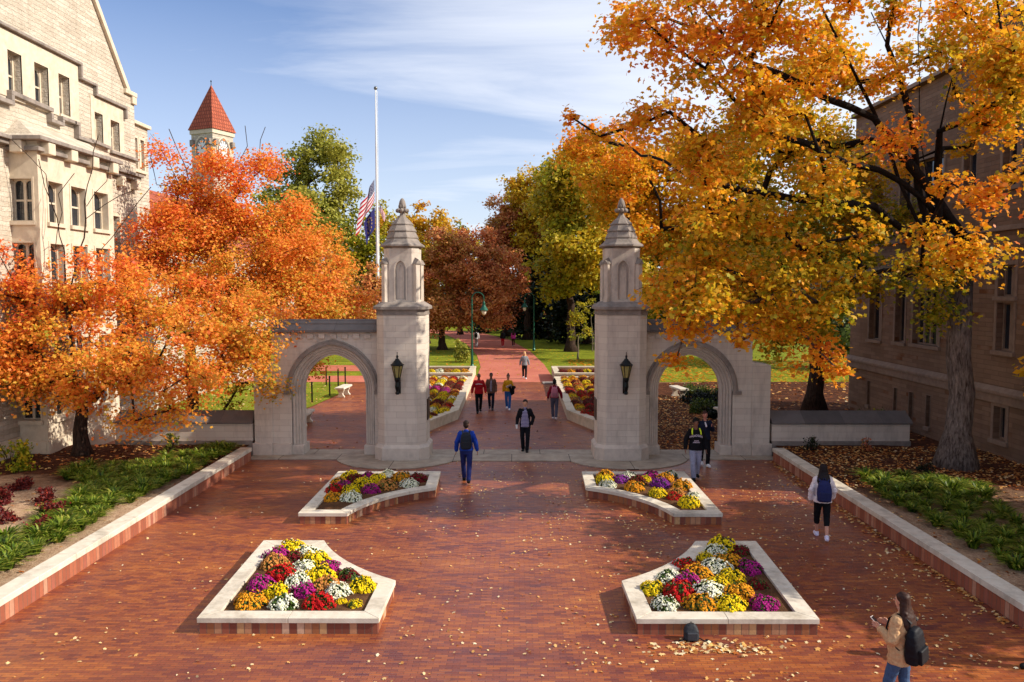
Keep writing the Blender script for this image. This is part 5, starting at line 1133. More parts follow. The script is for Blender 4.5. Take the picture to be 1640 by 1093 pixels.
def tufts(poly, n, label, group, seed, dmin=0.3):
    r = random.Random(seed); pts = []; xs = [p[0] for p in poly]; ys = [p[1] for p in poly]; tries = 0
    while len(pts) < n and tries < 20000:
        tries += 1; x = r.uniform(min(xs), max(xs)); y = r.uniform(min(ys), max(ys))
        if inpoly(x, y, poly) and all((x-a)**2+(y-b)**2 > dmin*dmin for a, b in pts): pts.append((x, y))
    for x, y in pts:
        o = bpy.data.objects.new('grass_clump', TM[r.randrange(5)]); COL.objects.link(o); o.location = (x, y, 0.34); o.rotation_euler = (0, 0, r.uniform(0, 6.28)); s = r.uniform(.8, 1.35); o.scale = (s, s, s*r.uniform(.85, 1.2)); tag(o, label, 'plant', group)
tufts([(-9.0,24.9),(-9.1,22),(-9.25,18.5),(-9.3,16),(-9.3,12.9),(-10.6,12.9),(-10.9,15.5),(-10.2,16.6),(-10.6,18),(-10.9,20.5),(-12.4,21.6),(-12.2,22.6),(-11,23.2),(-9.9,24.3)], 115, 'bright green strappy grass clump in the drift along the sunlit left bed', 'grass clumps in the left bed', 3, .36)
tufts([(9.6,21.6),(9.3,19.4),(9.4,17.2),(9.4,15.2),(9.4,13.1),(12.4,13.1),(12.2,15.2),(11.2,17.2),(11.8,19.0),(12.2,20.4),(10.9,21.6)], 88, 'dark green strappy grass clump in the drift along the shaded right bed', 'grass clumps in the right bed', 4, .38)
tufts([(-8.95,25.7),(-8.95,24.9),(-9.8,24.6),(-9.8,25.7)], 5, 'taller green grass clump in the corner between kerb wall and garden wall', 'grass clumps in the wall corner', 6)
def shrub(x, y, z, r, label, mat, seed, h=None, leaf=0.06, n=900, cat='shrub', group=None, tone=.5):
    g = np.random.default_rng(seed); rn = random.Random(seed); e = empty('shrub', (x, y, z)); tag(e, label, cat, group); h = h or r*1.1
    m = MB()
    for _ in range(14):
        a = rn.uniform(0, 6.28); d = rn.uniform(.3, .95)*r; m.tube([(0,0,-.03), (math.cos(a)*d*.4, math.sin(a)*d*.4, h*.45), (math.cos(a)*d, math.sin(a)*d, h*rn.uniform(.6, 1.05))], [.012,.008,.003], 3)
    m.build('stem', B1, e)
    ns = 16; c = g.normal(size=(ns,3)); c /= np.linalg.norm(c, axis=1, keepdims=True); c[:,2] = abs(c[:,2]); c *= g.uniform(.5, 1, (ns,1))*np.array([r,r,h])
    p = c[g.integers(0, ns, n)]+g.normal(size=(n,3))*r*.16; p[:,2] = np.clip(p[:,2], .02, None)
    leafmesh('foliage', p, g.normal(size=(n,3))+np.array([0,0,.6]), leaf*g.uniform(.6,1.3,n), g.normal(tone,.25,n), mat, e, False, seed)
for i, (px, py, r, w) in enumerate([(35,768,.42,'farthest back, in half shade'),(75,790,.42,'rearmost of the right column'),(84,815,.44,'in the middle of the right column'),(68,840,.42,'nearest the camera in the right column'),(0,792,.45,'rearmost at the left picture edge'),(2,822,.42,'nearest at the left picture edge')]):
    p = onz(px, py+14, .38); shrub(p.x, p.y, .38, r*.72, 'dark red barberry shrub in the straw mulch, %s' % w, LB_, 300+i, group='barberry shrubs in the left bed')
p = onz(8,775,.38); shrub(-14.3, 22.4, .38, .6, 'yellow green leafy shrub at the left picture edge below the stone hall', LY, 320, h=.95, leaf=.1, tone=.2)
shrub(-10.9, 25.2, .38, .3, 'small sparse green shrub before the left garden wall', LN, 321, leaf=.08, n=260, h=.6)
shrub(9.6, 25.3, .38, .28, 'small dark shrub at the left end of the right garden wall', LD, 322, n=260, h=.5); shrub(11.4, 25.4, .38, .22, 'low twiggy shrub before the middle of the right garden wall', LR, 323, n=160, h=.45)
shrub(11.8, 22.4, .38, .25, 'small dark shrub at the foot of the furrowed maple trunk', LD, 324, n=200)
for i, (px, py, r, w) in enumerate([(1118,645,.8,'nearest the far bench'),(1135,640,.8,'just right of the far bench'),(1150,650,.8,'by the right jamb'),(1128,660,.7,'lowest and nearest the gate'),(1150,668,.6,'behind the near bench'),(1108,632,.6,'rearmost')]):
    p = onz(px, py, 0.02); shrub(p.x, p.y, 0.02, r, 'dark green groundcover shrub seen through the right arch, %s' % w, LN if i % 2 else LD, 330+i, h=.55, leaf=.1, n=1500, group='shrubs through the right arch', tone=.15)
shrub(-3.9, 60, 0, .7, 'grey green bush on the left lawn beside the rust tree', LN, 340, h=1.9, leaf=.16, n=900, tone=.8)
for i, (x, y, w) in enumerate([(-38,103,'far left behind the orange maples'),(-30,101,'behind the flagpole base'),(-23,104,'left of the rust tree'),(-14.5,121,'where the far path turns'),(-3.2,101,'right of the path under the rust tree'),(1.5,98,'between path and lamp'),(6,96,'behind the right lamp'),(11,95,'left of the right pillar'),(16,94,'behind the right pillar'),(22,93,'behind the right arch'),(29,92,'behind the right wing'),(37,92,'far right')]):
    shrub(x, y, 0, 3.6, 'dark understory thicket at the wood edge, %s' % w, LD, 360+i, h=3.6, leaf=.42, n=1500, cat='thicket', group='thickets at the wood edge')
shrub(1.9,88,0,1.0,'pale leaved bush at the foot of the dark evergreens right of the path', LN, 341, h=1.6, leaf=.2, n=500, tone=.9)
shrub(13.9, 30.5, 0.02, .8, 'bushy green shrub at the foot of the second maple behind the wall', LN, 342, h=1.1, leaf=.1, n=1200, tone=.3)
# ------------------------------------------------------------------ fallen leaves (beyond counting)
M['fallen'] = m_leaf('fallen_leaf', [(0.0,(120,64,30)),(0.25,(190,112,48)),(0.5,(222,170,96)),(0.75,(232,204,150)),(1.0,(240,226,190))], 0.15, 0.8)
def litter(name, n, fn, z, size, seed, label, mat=None, tone=.62, tilt=.22):
    g = np.random.default_rng(seed); P = []
    while len(P) < n:
        q = fn(g)
        if q is not None: P.append((q[0], q[1], (q[2] if len(q) > 2 else z)+g.uniform(.004, .02)))
    P = np.array(P); nn = np.array([0,0,1.0])+g.normal(0, tilt, (n,3))
    o = leafmesh(name, P, nn, size*g.uniform(.55, 1.4, n), g.normal(tone, .22, n), mat or M['fallen'], None, True, seed); return tag(o, label, 'leaves', kind='stuff')
PLN = [plan(-1, True), plan(1, True), plan(-1, False), plan(1, False)]
def on_plaza(g):
    x = g.uniform(-8.4, 8.4); y = 9+17*g.random()
    d = 0.10+0.55*max(0, (x+3)/11)**1.1+0.25*math.exp(-((x-1)**2/9+(y-22)**2/10))
    if y < 13 and x < 6: d += .08
    d *= max(0, 1.0+0.9*math.sin(x*1.7+y*1.3)*math.sin(y*2.1-x*.7)+0.7*math.sin(x*4.3-y*3.1)*math.sin(x*2.9+y*5.3))**1.4
    if g.random() > d: return None
    if y > 24.6 and abs(x) > 2.2 or any(inpoly(x, y, q) for q in PLN): return None
    return (x, y)
litter('fallen_leaves', 2500, on_plaza, 0.003, 0.052, 1, 'dry pale leaves scattered over the red brick plaza')
def drift(g):
    x = g.normal(3.3, .55); y = g.normal(12.05, .12); return (x, y) if y < 12.4 else None
def kerbside(g):
    x = 8.44-abs(g.normal(0, .16)); y = g.uniform(12.8, 25.4); return (x, y) if x > 7.2 else None
litter('fallen_leaves', 420, kerbside, 0.004, 0.075, 12, 'leaves gathered along the foot of the right kerb wall', None, .45)
litter('fallen_leaves', 170, drift, 0.004, 0.075, 2, 'drift of dry leaves gathered in front of the near right planter')
litter('fallen_leaves', 6000, lambda g: (g.uniform(4.4, 10), 27.2+g.random()**1.2*14), 0.01, 0.085, 3, 'brown leaves covering the path behind the right arch', None, .3)
litter('fallen_leaves', 500, lambda g: (g.uniform(-9, 4.4), 27.3+g.random()**1.5*18) if True else None, 0.008, 0.08, 8, 'thin scatter of leaves on the bricks beyond the gate', None, .35)
def bedl(g):
    x = g.uniform(8.9, 15.4); y = g.uniform(13, 26); return (x, y, .37) if g.random() < .15+.85*(y > 20.6) else None
litter('fallen_leaves', 5200, bedl, .37, 0.075, 4, 'brown and tan leaves over the right bed under the great maple', None, .3)
def bedl2(g):
    x = g.uniform(-15.4, -8.9); y = g.uniform(13, 26.2); return (x, y, .37) if g.random() < .12+.8*(y > 22.6) else None
litter('fallen_leaves', 900, bedl2, .37, 0.1, 5, 'scattered leaves and twigs over the left bed', None, .3)
litter('fallen_leaves', 2600, lambda g: (g.uniform(8.8, 26), 27.4+g.random()*19), 0.035, 0.16, 6, 'leaf litter on the shaded ground behind the right garden wall', None, .2)
litter('fallen_leaves', 5200, lambda g: (g.uniform(4, 34), g.uniform(47.3, 62)), 0.0, 0.2, 7, 'golden leaves lying on the lawn beyond the right arch', LY, .85)
litter('fallen_leaves', 900, lambda g: (g.uniform(-16, 5), g.uniform(50, 74)), 0.0, 0.14, 9, 'sparse golden leaves on the left lawn', LY, .8)
litter('fallen_leaves', 700, lambda g: (g.uniform(-16, -9.6), g.uniform(32.5, 46.5)), 0.03, 0.1, 10, 'sparse brown leaves on the small lawn by the posts', None, .4)
# ------------------------------------------------------------------ people
from mathutils import noise as mnoise
def remesh(m, name, mat, parent, vox=0.012, smooth=4, wrinkle=0.0, seed=0):
    o = m.build(name, mat, None); a = o.modifiers.new('r', 'REMESH'); a.mode = 'VOXEL'; a.voxel_size = vox; b = o.modifiers.new('s', 'SMOOTH'); b.factor = 0.5; b.iterations = smooth
    dg = bpy.context.evaluated_depsgraph_get(); dg.update(); me = bpy.data.meshes.new_from_object(o.evaluated_get(dg)); o.modifiers.clear(); old = o.data; o.data = me; bpy.data.meshes.remove(old); me.name = name
    if not me.materials: me.materials.append(mat)
    if wrinkle:
        N = [v.normal.copy() for v in me.vertices]
        for v, n in zip(me.vertices, N):
            p = v.co; f = mnoise.noise((p.x*9+seed, p.y*9, p.z*16))+0.5*mnoise.noise((p.x*22, p.y*22+seed, p.z*30)); v.co = p+n*f*wrinkle
    me.polygons.foreach_set('use_smooth', [True]*len(me.polygons)); o.parent = parent; return o
SK = {}
def skin(rgb):
    if rgb not in SK: SK[rgb] = simple('skin', rgb, 0.5, var=0.06, scale=20)
    return SK[rgb]
CM = {}
def fab(rgb, rough=0.85):
    if (rgb, rough) not in CM: CM[(rgb, rough)] = simple('fabric', rgb, rough, var=0.16, scale=30, spec=0.2)
    return CM[(rgb, rough)]
def m_plaid():
    t = NT('plaid_shirt'); s = t.n('ShaderNodeSeparateXYZ'); t.l(t.obj(), s.inputs[0])
    a = t.math('LESS_THAN', t.math('FRACT', t.math('MULTIPLY', s.outputs[0], 26.0)), 0.3); b = t.math('LESS_THAN', t.math('FRACT', t.math('MULTIPLY', s.outputs[2], 22.0)), 0.3)
    c = t.mix(t.math('MULTIPLY', t.math('ADD', a, b), 0.5), lin((70,62,112)), lin((214,206,226))); t.bsdf(c, 0.85, spec=.2); return t.m
M['plaid'] = m_plaid(); M['eye'] = simple('dark_eye', (20,16,14), 0.2); M['lip'] = simple('lips', (150,80,72), 0.5)
def person(label, x, y, deg, H, sk, top, pants, shoes, hair, hairrgb, stride=0.22, L=None, Rr=None, topmat=None, coat=0.86, loose=1.0, legs='long', vox=0.012, extra=None, female=False, baggy=1.0, z=0.0, headturn=0, lead=1):
    e = empty('person', (x, y, z), R(deg)); s = H/1.76; e.scale = (s, s, s); tag(e, label, 'person')
    sw = 0.155 if female else 0.175; hipw = 0.088
    sh = {1: Vector((sw, 0, 1.405)), -1: Vector((-sw, 0, 1.405))}
    arms = {1: L or ((.05,.03,-.27), (.06,-.06,-.51)), -1: Rr or ((-.05,-.01,-.27), (-.06,.04,-.51))}
    J = {}
    for q in (1, -1):
        f = stride*(1 if q == lead else -1)     # leading foot forward (-y)
        hip = Vector((q*hipw, 0, .91)); ank = Vector((q*hipw*.8, -f, .085+(0.05 if f < 0 and stride > .1 else 0))); d = (ank-hip); 
        knee = (hip+ank)/2+Vector((q*.01, -.035-(0.03 if f < 0 else 0)*1, .0)); J[q] = (hip, knee, ank)
    b = MB()
    tor = [(.84,.13,.10),(.90,.165,.115),(.98,.16,.112),(1.08,.132 if female else .14,.095),(1.22,.148 if female else .16,.112),(1.33,.165 if female else .178,.108),(1.41,.14,.09),(1.46,.075,.062),(1.49,.05,.05)]
    def torso(m, g, z0=0, z1=9, gy=None):
        rr = [(z, a+g, c+(gy if gy is not None else g)) for z, a, c in tor if z0 <= z <= z1]; m.loft([[(a*math.cos(2*math.pi*k/16), c*math.sin(2*math.pi*k/16), z) for k in range(16)] for z, a, c in rr])
    torso(b, 0)
    b.cap((0,.015,1.43), .056, (0,-.005,1.56), .052)
    Rh = Matrix.Rotation(R(headturn), 4, 'Z')
    def hp(p): v = Rh @ Vector((p[0], p[1], 0)); return (v.x, v.y, p[2])
    b.ell(hp((0,-.003,1.65)), (.073,.09,.11), 16, 10); b.ell(hp((0,-.035,1.592)), (.05,.055,.052), 12, 8); b.cap(hp((0,-.092,1.655)), .009, hp((0,-.108,1.625)), .016, 8); b.ell(hp((0,-.02,1.545)), (.046,.05,.04))
    for q in (1, -1): b.ell(hp((q*.077,.008,1.635)), (.012,.02,.032), 8, 6)
    for q in (1, -1):
        hip, kn, an = J[q]; b.cap(hip, .082, kn, .055); b.cap(kn, .055, an, .04); b.cap(an+Vector((0,.02,-.045)), .034, an+Vector((q*.01,-.13,-.052)), .03)
        S = sh[q]; E = S+Vector(arms[q][0]); Wr = S+Vector(arms[q][1]); b.cap(S, .053, E, .04); b.cap(E, .04, Wr, .026)
        d = (Wr-E).normalized(); side = Vector((0,-1,0)) if abs(d.z) > .7 else Vector((0,0,1)); sd_ = (side-d*side.dot(d)).normalized(); nn = d.cross(sd_)
        pe = Wr+d*.085
        for k in (-1, -.33, .33, 1): b.cap(Wr+sd_*k*.014, .016, pe+sd_*k*.027, .0125, 8)
        curl = nn*(q*-.02)
        if nn.x*q > 0: curl = -nn*.02
        for k, (off, ln) in enumerate(((.031,.062),(.011,.074),(-.010,.069),(-.030,.052))):
            p0 = pe+sd_*off; p1 = p0+d*ln*.55+curl*.4; p2 = p1+d*ln*.4+curl; b.cap(p0, .0095, p1, .009, 6); b.cap(p1, .009, p2, .0078, 6)
        t0 = Wr+d*.03+sd_*.022; t1 = t0+sd_*.03+d*.03; b.cap(t0, .013, t1, .011, 6); b.cap(t1, .011, t1+d*.03+curl*.5, .009, 6)
    B = remesh(b, 'body', skin(sk), e, vox*0.75, 3)
    for q in (1, -1): m = MB(); m.ell(hp((q*.03,-.084,1.655)), (.013,.01,.008), 8, 6); m.build('eye', M['eye'], e, smooth=True)
    MB().ell(hp((0,-.088,1.59)), (.021,.008,.006), 8, 6).build('mouth', M['lip'], e, smooth=True)
    # trousers
    m = MB(); g = .014*baggy
    zs = [(.80,.10,.085),(.84,.13,.10),(.90,.165,.115),(.98,.16,.112),(1.02,.15,.105)]; m.loft([[((a+g)*math.cos(2*math.pi*k/16), (c+g)*math.sin(2*math.pi*k/16), z) for k in range(16)] for z, a, c in zs])
    for q in (1, -1):
        hip, kn, an = J[q]; m.cap(hip, .086+g, kn, .058+g)
        if legs == 'capri': m.cap(kn, .058+g, kn.lerp(an, .35), .05+g)
        else: m.cap(kn, .058+g, an+Vector((0,.005,.02)), .042+g*1.5)
    remesh(m, 'trousers', fab(pants), e, vox, 3, .006*baggy, 3)
    for q in (1, -1):
        an = J[q][2]; m = MB(); m.cap(an+Vector((0,.028,-.04)), .052, an+Vector((q*.012,-.155,-.045)), .045); m.cap(an+Vector((0,.01,0)), .052, an+Vector((0,-.04,-.03)), .05)
        v = m; lo = an.z-.085; m.v = [(a, b_, max(c, lo)) for a, b_, c in m.v]; remesh(m, 'shoe', fab(shoes, .6), e, vox*.8, 2)
    # upper garment
    m = MB(); g = .02*loose; hem = [(coat, .168+g, .122+g), (coat+.04, .168+g, .12+g)]
    rr = hem+[(z, a+g, c+g) for z, a, c in tor if z > coat+.06 and z < 1.45]+[(1.46,.085,.075)]
    m.loft([[(a*math.cos(2*math.pi*k/18), c*math.sin(2*math.pi*k/18), z) for k in range(18)] for z, a, c in rr])
    for q in (1, -1):
        S = sh[q]; E = S+Vector(arms[q][0]); Wr = S+Vector(arms[q][1]); m.cap(S-Vector((q*.012,0,.008)), .063+g*.45, E, .046+g*.8); m.cap(E, .046+g*.8, Wr-(Wr-E).normalized()*.012, .034+g*.6)
    m.cap((0,.02,1.44), .07, (0,.01,1.475), .064)
    T_ = remesh(m, 'jacket' if loose > 1.2 else 'sweater', topmat or fab(top), e, vox, 3, .008*loose, 7)
    # hair
    h = MB()
    if hair != 'bald':
        h.ell(hp((0,.012,1.69)), (.083,.094,.086), 16, 10); h.ell(hp((0,.035,1.64)), (.08,.07,.095), 14, 9)
        if hair == 'curly':
            rh = random.Random(5)
            for _ in range(70):
                a = rh.uniform(0, 6.28); zz_ = rh.uniform(1.63, 1.79); r_ = .09*math.sqrt(max(0.05, 1-((zz_-1.66)/.14)**2)); yy = math.sin(a)*r_+.015
                if yy < -.05 and zz_ < 1.71: continue
                h.ell(hp((math.cos(a)*r_, yy, zz_)), (.022,.022,.022), 6, 5)
        if hair == 'long':
            h.loft([[(a*math.cos(2*math.pi*k/16), yc+d*math.sin(2*math.pi*k/16), z) for k in range(16)] for z, a, yc, d in [(1.76,.05,.03,.05),(1.70,.086,.03,.075),(1.62,.096,.038,.072),(1.54,.112,.05,.072),(1.46,.14,.075,.08),(1.38,.15,.1,.072),(1.30,.13,.118,.055),(1.25,.085,.12,.035)]])
            for k in range(9): xx = -.11+.0275*k; h.cap((xx*.8,.09,1.5), .03, (xx,.115+.01*math.sin(k*2.3),1.25-.03*(k % 3)), .016)
        if hair == 'bun': h.ell(hp((0,.07,1.78)), (.045,.045,.045)); h.cap(hp((0,.04,1.7)), .07, hp((0,.075,1.58)), .045)
    else: h.ell(hp((0,.012,1.675)), (.077,.086,.088), 14, 9)
    remesh(h, 'hair', fab(hairrgb, .55), e, vox*.9, 2, .009 if hair != 'bald' else 0, 2)
    bpy.context.view_layer.update()
    return e, T_, sh, arms
def lettering(per, garment, lines, rgb):
    """flat letters wrapped onto the chest"""
    dg = bpy.context.evaluated_depsgraph_get(); bv = BVHTree.FromPolygons([v.co.copy() for v in garment.data.vertices], [tuple(p.vertices) for p in garment.data.polygons])
    for txt, zc, hgt, arcd in lines:
        cu = bpy.data.curves.new('t', 'FONT'); cu.body = txt; cu.size = hgt*1.35; cu.align_x = 'CENTER'; cu.resolution_u = 3; cu.space_character = 1.08; cu.offset = 0.002; o = bpy.data.objects.new('t', cu); COL.objects.link(o)
        dg = bpy.context.evaluated_depsgraph_get(); dg.update(); me = bpy.data.meshes.new_from_object(o.evaluated_get(dg)); bpy.data.objects.remove(o)
        bm = bmesh.new(); bm.from_mesh(me); bmesh.ops.subdivide_edges(bm, edges=[q for q in bm.edges if q.calc_length() > .02], cuts=1); bm.to_mesh(me); bm.free()
        for v in me.vertices:
            X, Z = v.co.x, v.co.y; z = zc+Z-arcd*X*X; hit = bv.ray_cast(Vector((X, -1, z)), Vector((0, 1, 0))); yy = hit[0].y-.004 if hit[0] else -.15; v.co = (X, yy, z)
        me.materials.append(fab(rgb)); t = bpy.data.objects.new('lettering', me); COL.objects.link(t); t.parent = garment
def world(per, o):
    """give a carried thing the person's place and size but leave it top-level"""
    o.location = per.location; o.rotation_euler = per.rotation_euler; o.scale = per.scale
def backpack(per, label, rgb, zc=1.2, strap=None, size=1.0, y0=.145, x0=0.0, tilt=0.0):
    e = empty('backpack'); world(per, e); tag(e, label, 'backpack'); s = size
    Mx = Matrix.Translation((x0, y0, zc)) @ Matrix.Rotation(tilt, 4, 'Y')
    def P(m): m.v = [tuple(Mx @ Vector(p)) for p in m.v]; return m
    m = MB(); ring = []
    for z, a, c in [(-.22,.10,.05),(-.2,.14,.085),(-.1,.15,.095),(.05,.148,.085),(.16,.125,.07),(.22,.08,.045),(.235,.04,.025)]:
        ring.append([(s*a*(abs(math.cos(t))**.6)*(1 if math.cos(t) > 0 else -1), s*(c*(abs(math.sin(t))**.6)*(1 if math.sin(t) > 0 else -1)+.06), s*z) for t in [2*math.pi*k/20+.01 for k in range(20)]])
    m.loft(ring); remesh(P(m), 'main_pouch', fab(rgb, .6), e, .012, 3, .005)
    m = MB(); m.box(-.1*s,.1*s,.13*s,.185*s,-.19*s,.0); remesh(P(m), 'front_pocket', fab(tuple(int(v*.8)+6 for v in rgb), .6), e, .012, 4)
    m = MB(); m.tube([(-.03*s,.03,.22*s),(-.02*s,.02,.27*s),(.02*s,.02,.27*s),(.03*s,.03,.22*s)], .008, 6); P(m).build('grab_handle', fab(rgb, .6), e)
    for q in (1, -1):
        m = MB(); pts = [(q*.09,.17,1.40),(q*.1,.09,1.475),(q*.105,-.02,1.48),(q*.11,-.115,1.40),(q*.125,-.145,1.25),(q*.16,-.08,1.1),(q*.155,.06,1.02)]
        for (a, b_) in ((-.016, .016),):
            V = []; 
            for k, p in enumerate(pts):
                V += [(p[0]-.02, p[1], p[2]), (p[0]+.02, p[1], p[2])]
            Fz = [(2*k, 2*k+1, 2*k+3, 2*k+2) for k in range(len(pts)-1)]; m.add(V, Fz)
        o = m.build('strap', fab(strap or rgb, .6), e); sm = o.modifiers.new('s', 'SOLIDIFY'); sm.thickness = .014; sm.offset = 0
    return e
def thing_at(per, name, label, cat, build):
    e = empty(name); world(per, e); tag(e, label, cat); build(e); return e
# 1 man in blue, walking away
p, g_, *_ = person('man in a bright blue jacket and navy trousers walking away towards the gate', -1.29, 22.6, 182, 1.80, (150,100,78), (24,58,150), (26,36,92), (20,20,24), 'short', (44,30,24), .28, L=((.09,.02,-.25),(.11,-.05,-.5)), Rr=((-.09,.06,-.25),(-.13,.02,-.48)), coat=.92, loose=1.5)
backpack(p, 'dark grey backpack worn by the man in the blue jacket', (30,36,46), 1.22, size=1.05)
# 2 plaid shirt
p, g_, *_ = person('young man with plaid shirt under a black cardigan walking towards the camera', 0.45, 26.9, -4, 1.80, (204,150,120), (18,18,24), (16,16,24), (14,14,16), 'short', (24,20,20), .1, Rr=((-.08,.03,-.27),(-.10,-.04,-.52)), L=((.10,.06,-.25),(.05,-.02,-.47)), coat=.90, loose=1.1)
m = MB(); m.loft([[(a*math.cos(2*math.pi*k/16), -.048+c*math.sin(2*math.pi*k/16), z) for k in range(16)] for z, a, c in [(.86,.15,.112),(.98,.15,.108),(1.1,.132,.095),(1.25,.13,.107),(1.36,.12,.09),(1.44,.06,.05)]]); m.cap((0,-.01,1.44),.062,(0,-.005,1.49),.058); remesh(m, 'plaid_shirt', M['plaid'], p, .012, 3, .004)
def cup(e):
    m = MB(); m.lathe([(.028,-.06),(.038,.05),(.04,.05),(.04,.065),(.032,.068)], (-.275,-.09,.86), 14); m.build('cup', M['white'], e, smooth=False)
thing_at(p, 'paper_cup', 'white paper cup in the hand of the man in plaid', 'cup', cup)
# 3-5 trio
p, g_, *_ = person('man in a red college sweatshirt and black trousers, leftmost of the oncoming trio', -1.52, 35.4, 6, 1.77, (104,66,50), (166,22,30), (14,14,18), (30,26,26), 'bald', (30,22,20), .16, L=((.1,.04,-.25),(.12,-.02,-.49)), Rr=((-.1,.02,-.25),(-.13,0,-.49)), loose=1.6, vox=.014, lead=-1)
lettering(p, g_, [('INDIANA', 1.29, .05, 1.3)], (226,220,220))
p, g_, *_ = person('man in an open brown jacket over a grey shirt, middle of the oncoming trio', -1.0, 36.3, 0, 1.70, (110,72,54), (104,76,62), (24,28,44), (60,58,58), 'short', (24,18,16), .14, loose=1.4, coat=.8, vox=.014)
m = MB(); m.loft([[(a*math.cos(2*math.pi*k/16), -.05+c*math.sin(2*math.pi*k/16), z) for k in range(16)] for z, a, c in [(.9,.09,.105),(1.08,.08,.092),(1.25,.08,.107),(1.36,.075,.09),(1.44,.05,.05)]]); remesh(m, 'grey_shirt', fab((140,134,150)), p, .012, 3, .004)
p, g_, *_ = person('woman in a mustard sweater and blue jeans carrying a jacket, right of the oncoming trio', -0.22, 36.3, -4, 1.64, (176,120,92), (206,150,22), (44,96,160), (230,230,235), 'bun', (34,24,22), .14, L=((.08,.02,-.25),(.04,-.2,-.26)), Rr=((-.07,.02,-.25),(-.09,-.02,-.49)), female=True, loose=1.0, coat=.92, vox=.014)
def coat_(e):
    m = MB(); m.cap((.1,-.2,1.14),.08,(.32,-.19,1.14),.08); m.cap((.14,-.22,1.08),.07,(.2,-.2,.8),.06); m.cap((.26,-.2,1.08),.07,(.28,-.18,.84),.05); remesh(m, 'folded_cloth', fab((14,14,18)), e, .014, 3, .012)
thing_at(p, 'folded_jacket', 'black jacket folded over the arm of the woman in mustard', 'jacket', coat_)
def paper(e):
    m = MB(); Mx = Matrix.Translation((.06,-.27,1.2)) @ Matrix.Rotation(R(-24), 4, 'Y') @ Matrix.Rotation(R(-35), 4, 'X'); m.box(-.13,.13,-.09,.09,-.006,.006); m.v = [tuple(Mx @ Vector(q)) for q in m.v]; m.build('sheet', M['white'], e)
thing_at(p, 'papers', 'white papers held against the mustard sweater', 'papers', paper)
# 6 blonde
person('blonde woman in a grey hoodie and black leggings alone on the sunlit path', 0.67, 48.7, 4, 1.68, (206,152,124), (128,130,134), (20,20,24), (232,230,232), 'long', (206,170,110), .12, L=((.1,.03,-.25),(.14,-.02,-.48)), Rr=((-.1,.03,-.25),(-.14,0,-.48)), female=True, loose=1.5, coat=.88, vox=.016)
# 7 maroon with pink pack
p, g_, *_ = person('woman in a maroon jacket and grey jeans walking away beside the right flower bed', 1.78, 33.6, 176, 1.72, (150,100,80), (132,18,40), (84,86,104), (228,228,232), 'bun', (16,14,18), .2, L=((.1,0,-.25),(.13,-.05,-.47)), Rr=((-.12,.02,-.24),(-.16,0,-.46)), female=True, loose=1.3, coat=.95, vox=.014)
backpack(p, 'dusty pink backpack on the woman in maroon', (196,120,138), 1.2)
# 8-10 far walkers
p, g_, *_ = person('far walker in a white top and grey trousers on the left of the path', -3.55, 74.3, 176, 1.68, (150,110,90), (206,204,206), (150,148,152), (60,60,60), 'short', (60,44,34), .15, vox=.02, loose=1.4)
backpack(p, 'black backpack on the far walker in white', (20,20,26), 1.2)
person('far walker in a dark top and red trousers', -1.1, 75.1, 178, 1.60, (150,100,80), (30,34,40), (190,24,44), (190,180,180), 'short', (24,20,18), .13, vox=.02)
person('far walker in a bright pink top', -0.1, 75.8, 184, 1.56, (160,110,90), (214,72,168), (80,22,40), (200,190,190), 'long', (60,30,26), .13, vox=.02, female=True, loose=1.4)
# 11-12 boys at the right arch
p, g_, *_ = person('boy with curly black hair in a black printed sweatshirt and pale grey sweatpants', 5.38, 23.0, -2, 1.79, (130,86,66), (16,16,22), (140,146,170), (14,14,16), 'curly', (16,14,16), .14, loose=1.6, baggy=1.5, L=((.1,.04,-.25),(.11,-.03,-.5)), Rr=((-.1,.03,-.25),(-.12,-.03,-.5)), lead=-1)
lettering(p, g_, [('HOOSIER', 1.27, .062, 1.6), ('STATE', 1.13, .03, 0), ('ATHLETICS', 1.085, .028, 0)], (206,196,214))
def straps(e):
    for q in (1, -1):
        m = MB(); m.cap((q*.1,-.02,1.48),.022,(q*.12,-.1,1.42),.022); m.cap((q*.12,-.1,1.42),.022,(q*.125,-.14,1.34),.02); remesh(m, 'strap', simple('neon_yellow_strap', (214,240,40), .6), e, .01, 2)
    m = MB(); m.cap((0,.2,1.35),.12,(0,.2,1.1),.13); remesh(m, 'main_pouch', fab((24,24,28)), e, .014, 3)
thing_at(p, 'backpack', 'backpack with neon yellow shoulder straps on the boy in the printed sweatshirt', 'backpack', straps)
p, g_, *_ = person('boy in navy with dark trousers half hidden behind the one in the printed sweatshirt', 6.06, 24.75, 6, 1.74, (190,124,104), (22,28,50), (14,14,20), (226,226,230), 'short', (66,36,28), .12, L=((.08,.0,-.24),(-.02,-.2,-.1)), Rr=((-.1,.03,-.25),(-.1,-.05,-.49)), loose=1.4)
m = MB(); m.cap((-.03,-.11,1.42),.022,(.0,-.14,1.3),.03); remesh(m, 'shirt_collar', fab((220,216,226)), p, .01, 2)
# 13 white jacket
p, g_, *_ = person('woman in a white jacket and black capri leggings walking away by the right kerb wall', 6.95, 17.45, 168, 1.70, (196,140,116), (226,212,212), (14,14,18), (222,216,236), 'long', (28,18,20), .26, female=True, loose=1.7, coat=.88, legs='capri', vox=.010, L=((.09,.02,-.25),(.1,-.06,-.48)), Rr=((-.09,.0,-.25),(-.08,-.14,-.46)))
backpack(p, 'navy backpack on the woman in the white jacket', (30,36,84), 1.17, size=1.08)
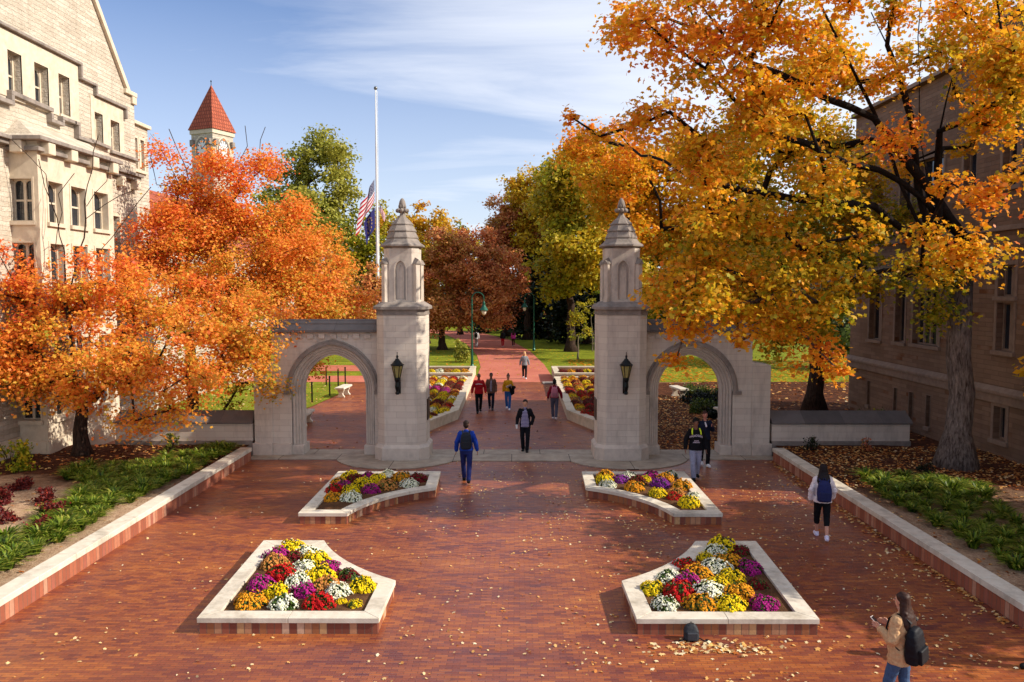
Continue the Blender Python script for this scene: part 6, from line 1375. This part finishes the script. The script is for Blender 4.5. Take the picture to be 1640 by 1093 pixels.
# 14 woman with phone
p, g_, *_ = person('long haired woman in a beige fleece and jeans looking down at a phone, lower right', 5.12, 10.05, -140, 1.68, (204,150,124), (200,158,114), (66,88,120), (80,70,66), 'long', (58,36,28), .16, female=True, loose=1.9, coat=.80, vox=.008, L=((.08,-.01,-.26),(-.03,-.22,-.2)), Rr=((-.08,-.01,-.26),(.0,-.23,-.2)), headturn=0)
backpack(p, 'black backpack slung on the woman in beige', (20,20,26), 1.1, size=1.1, x0=.03, tilt=R(8), y0=.13)
def phone(e):
    m = MB(); Mx = Matrix.Translation((-.01,-.36,1.245)) @ Matrix.Rotation(R(-38), 4, 'X'); m.box(-.037,.037,-.075,.075,-.005,.005); m.v = [tuple(Mx @ Vector(q)) for q in m.v]; b = m.build('case', fab((226,214,206), .4), e, bevel=.004)
    m = MB(); m.box(-.032,.032,-.068,.068,.0052,.0062); m.v = [tuple(Mx @ Vector(q)) for q in m.v]; m.build('screen', simple('phone_glass', (24,24,30), .1), e)
thing_at(p, 'mobile_phone', 'pale phone held in both hands by the woman in beige', 'phone', phone)
# 15 person at the right edge
p, g_, *_ = person('person in black cut off by the right picture edge', 7.93, 11.55, -80, 1.76, (180,130,110), (16,16,18), (20,20,24), (20,20,20), 'short', (30,24,22), .2, loose=1.7, coat=.6)
# bag leaning on the near right planter
e = empty('bag', (2.93, 12.35, 0.004)); e.scale = (.86, .86, .86); tag(e, 'small dark grey bag leaning on the front of the near right planter', 'bag')
m = MB(); m.loft([[(a*(abs(math.cos(t))**.6)*(1 if math.cos(t) > 0 else -1), c*(abs(math.sin(t))**.6)*(1 if math.sin(t) > 0 else -1)+z*.2, z) for t in [2*math.pi*k/18+.01 for k in range(18)]] for z, a, c in [(0,.13,.08),(.03,.145,.1),(.16,.14,.095),(.24,.11,.07),(.28,.06,.04)]])
remesh(m, 'pouch', fab((44,46,50), .6), e, .01, 3, .006)
m = MB(); m.box(-.095,.095,-.12,-.06,.03,.16); remesh(m, 'front_pocket', fab((58,60,66), .6), e, .01, 3)
MB().tube([(.12,-.02,.05),(.22,-.1,.02),(.32,-.06,.015),(.26,-.02,.012),(.36,-.12,.012)], .012, 6).build('strap', fab((30,30,34)), e)
MB().tube([(-.12,-.02,.05),(-.18,-.08,.02),(-.25,-.06,.012)], .012, 6).build('strap', fab((30,30,34)), e)
MB().tube([(-.04,.05,.27),(0,.05,.32),(.04,.05,.27)], .008, 6).build('grab_handle', fab((30,30,34)), e)
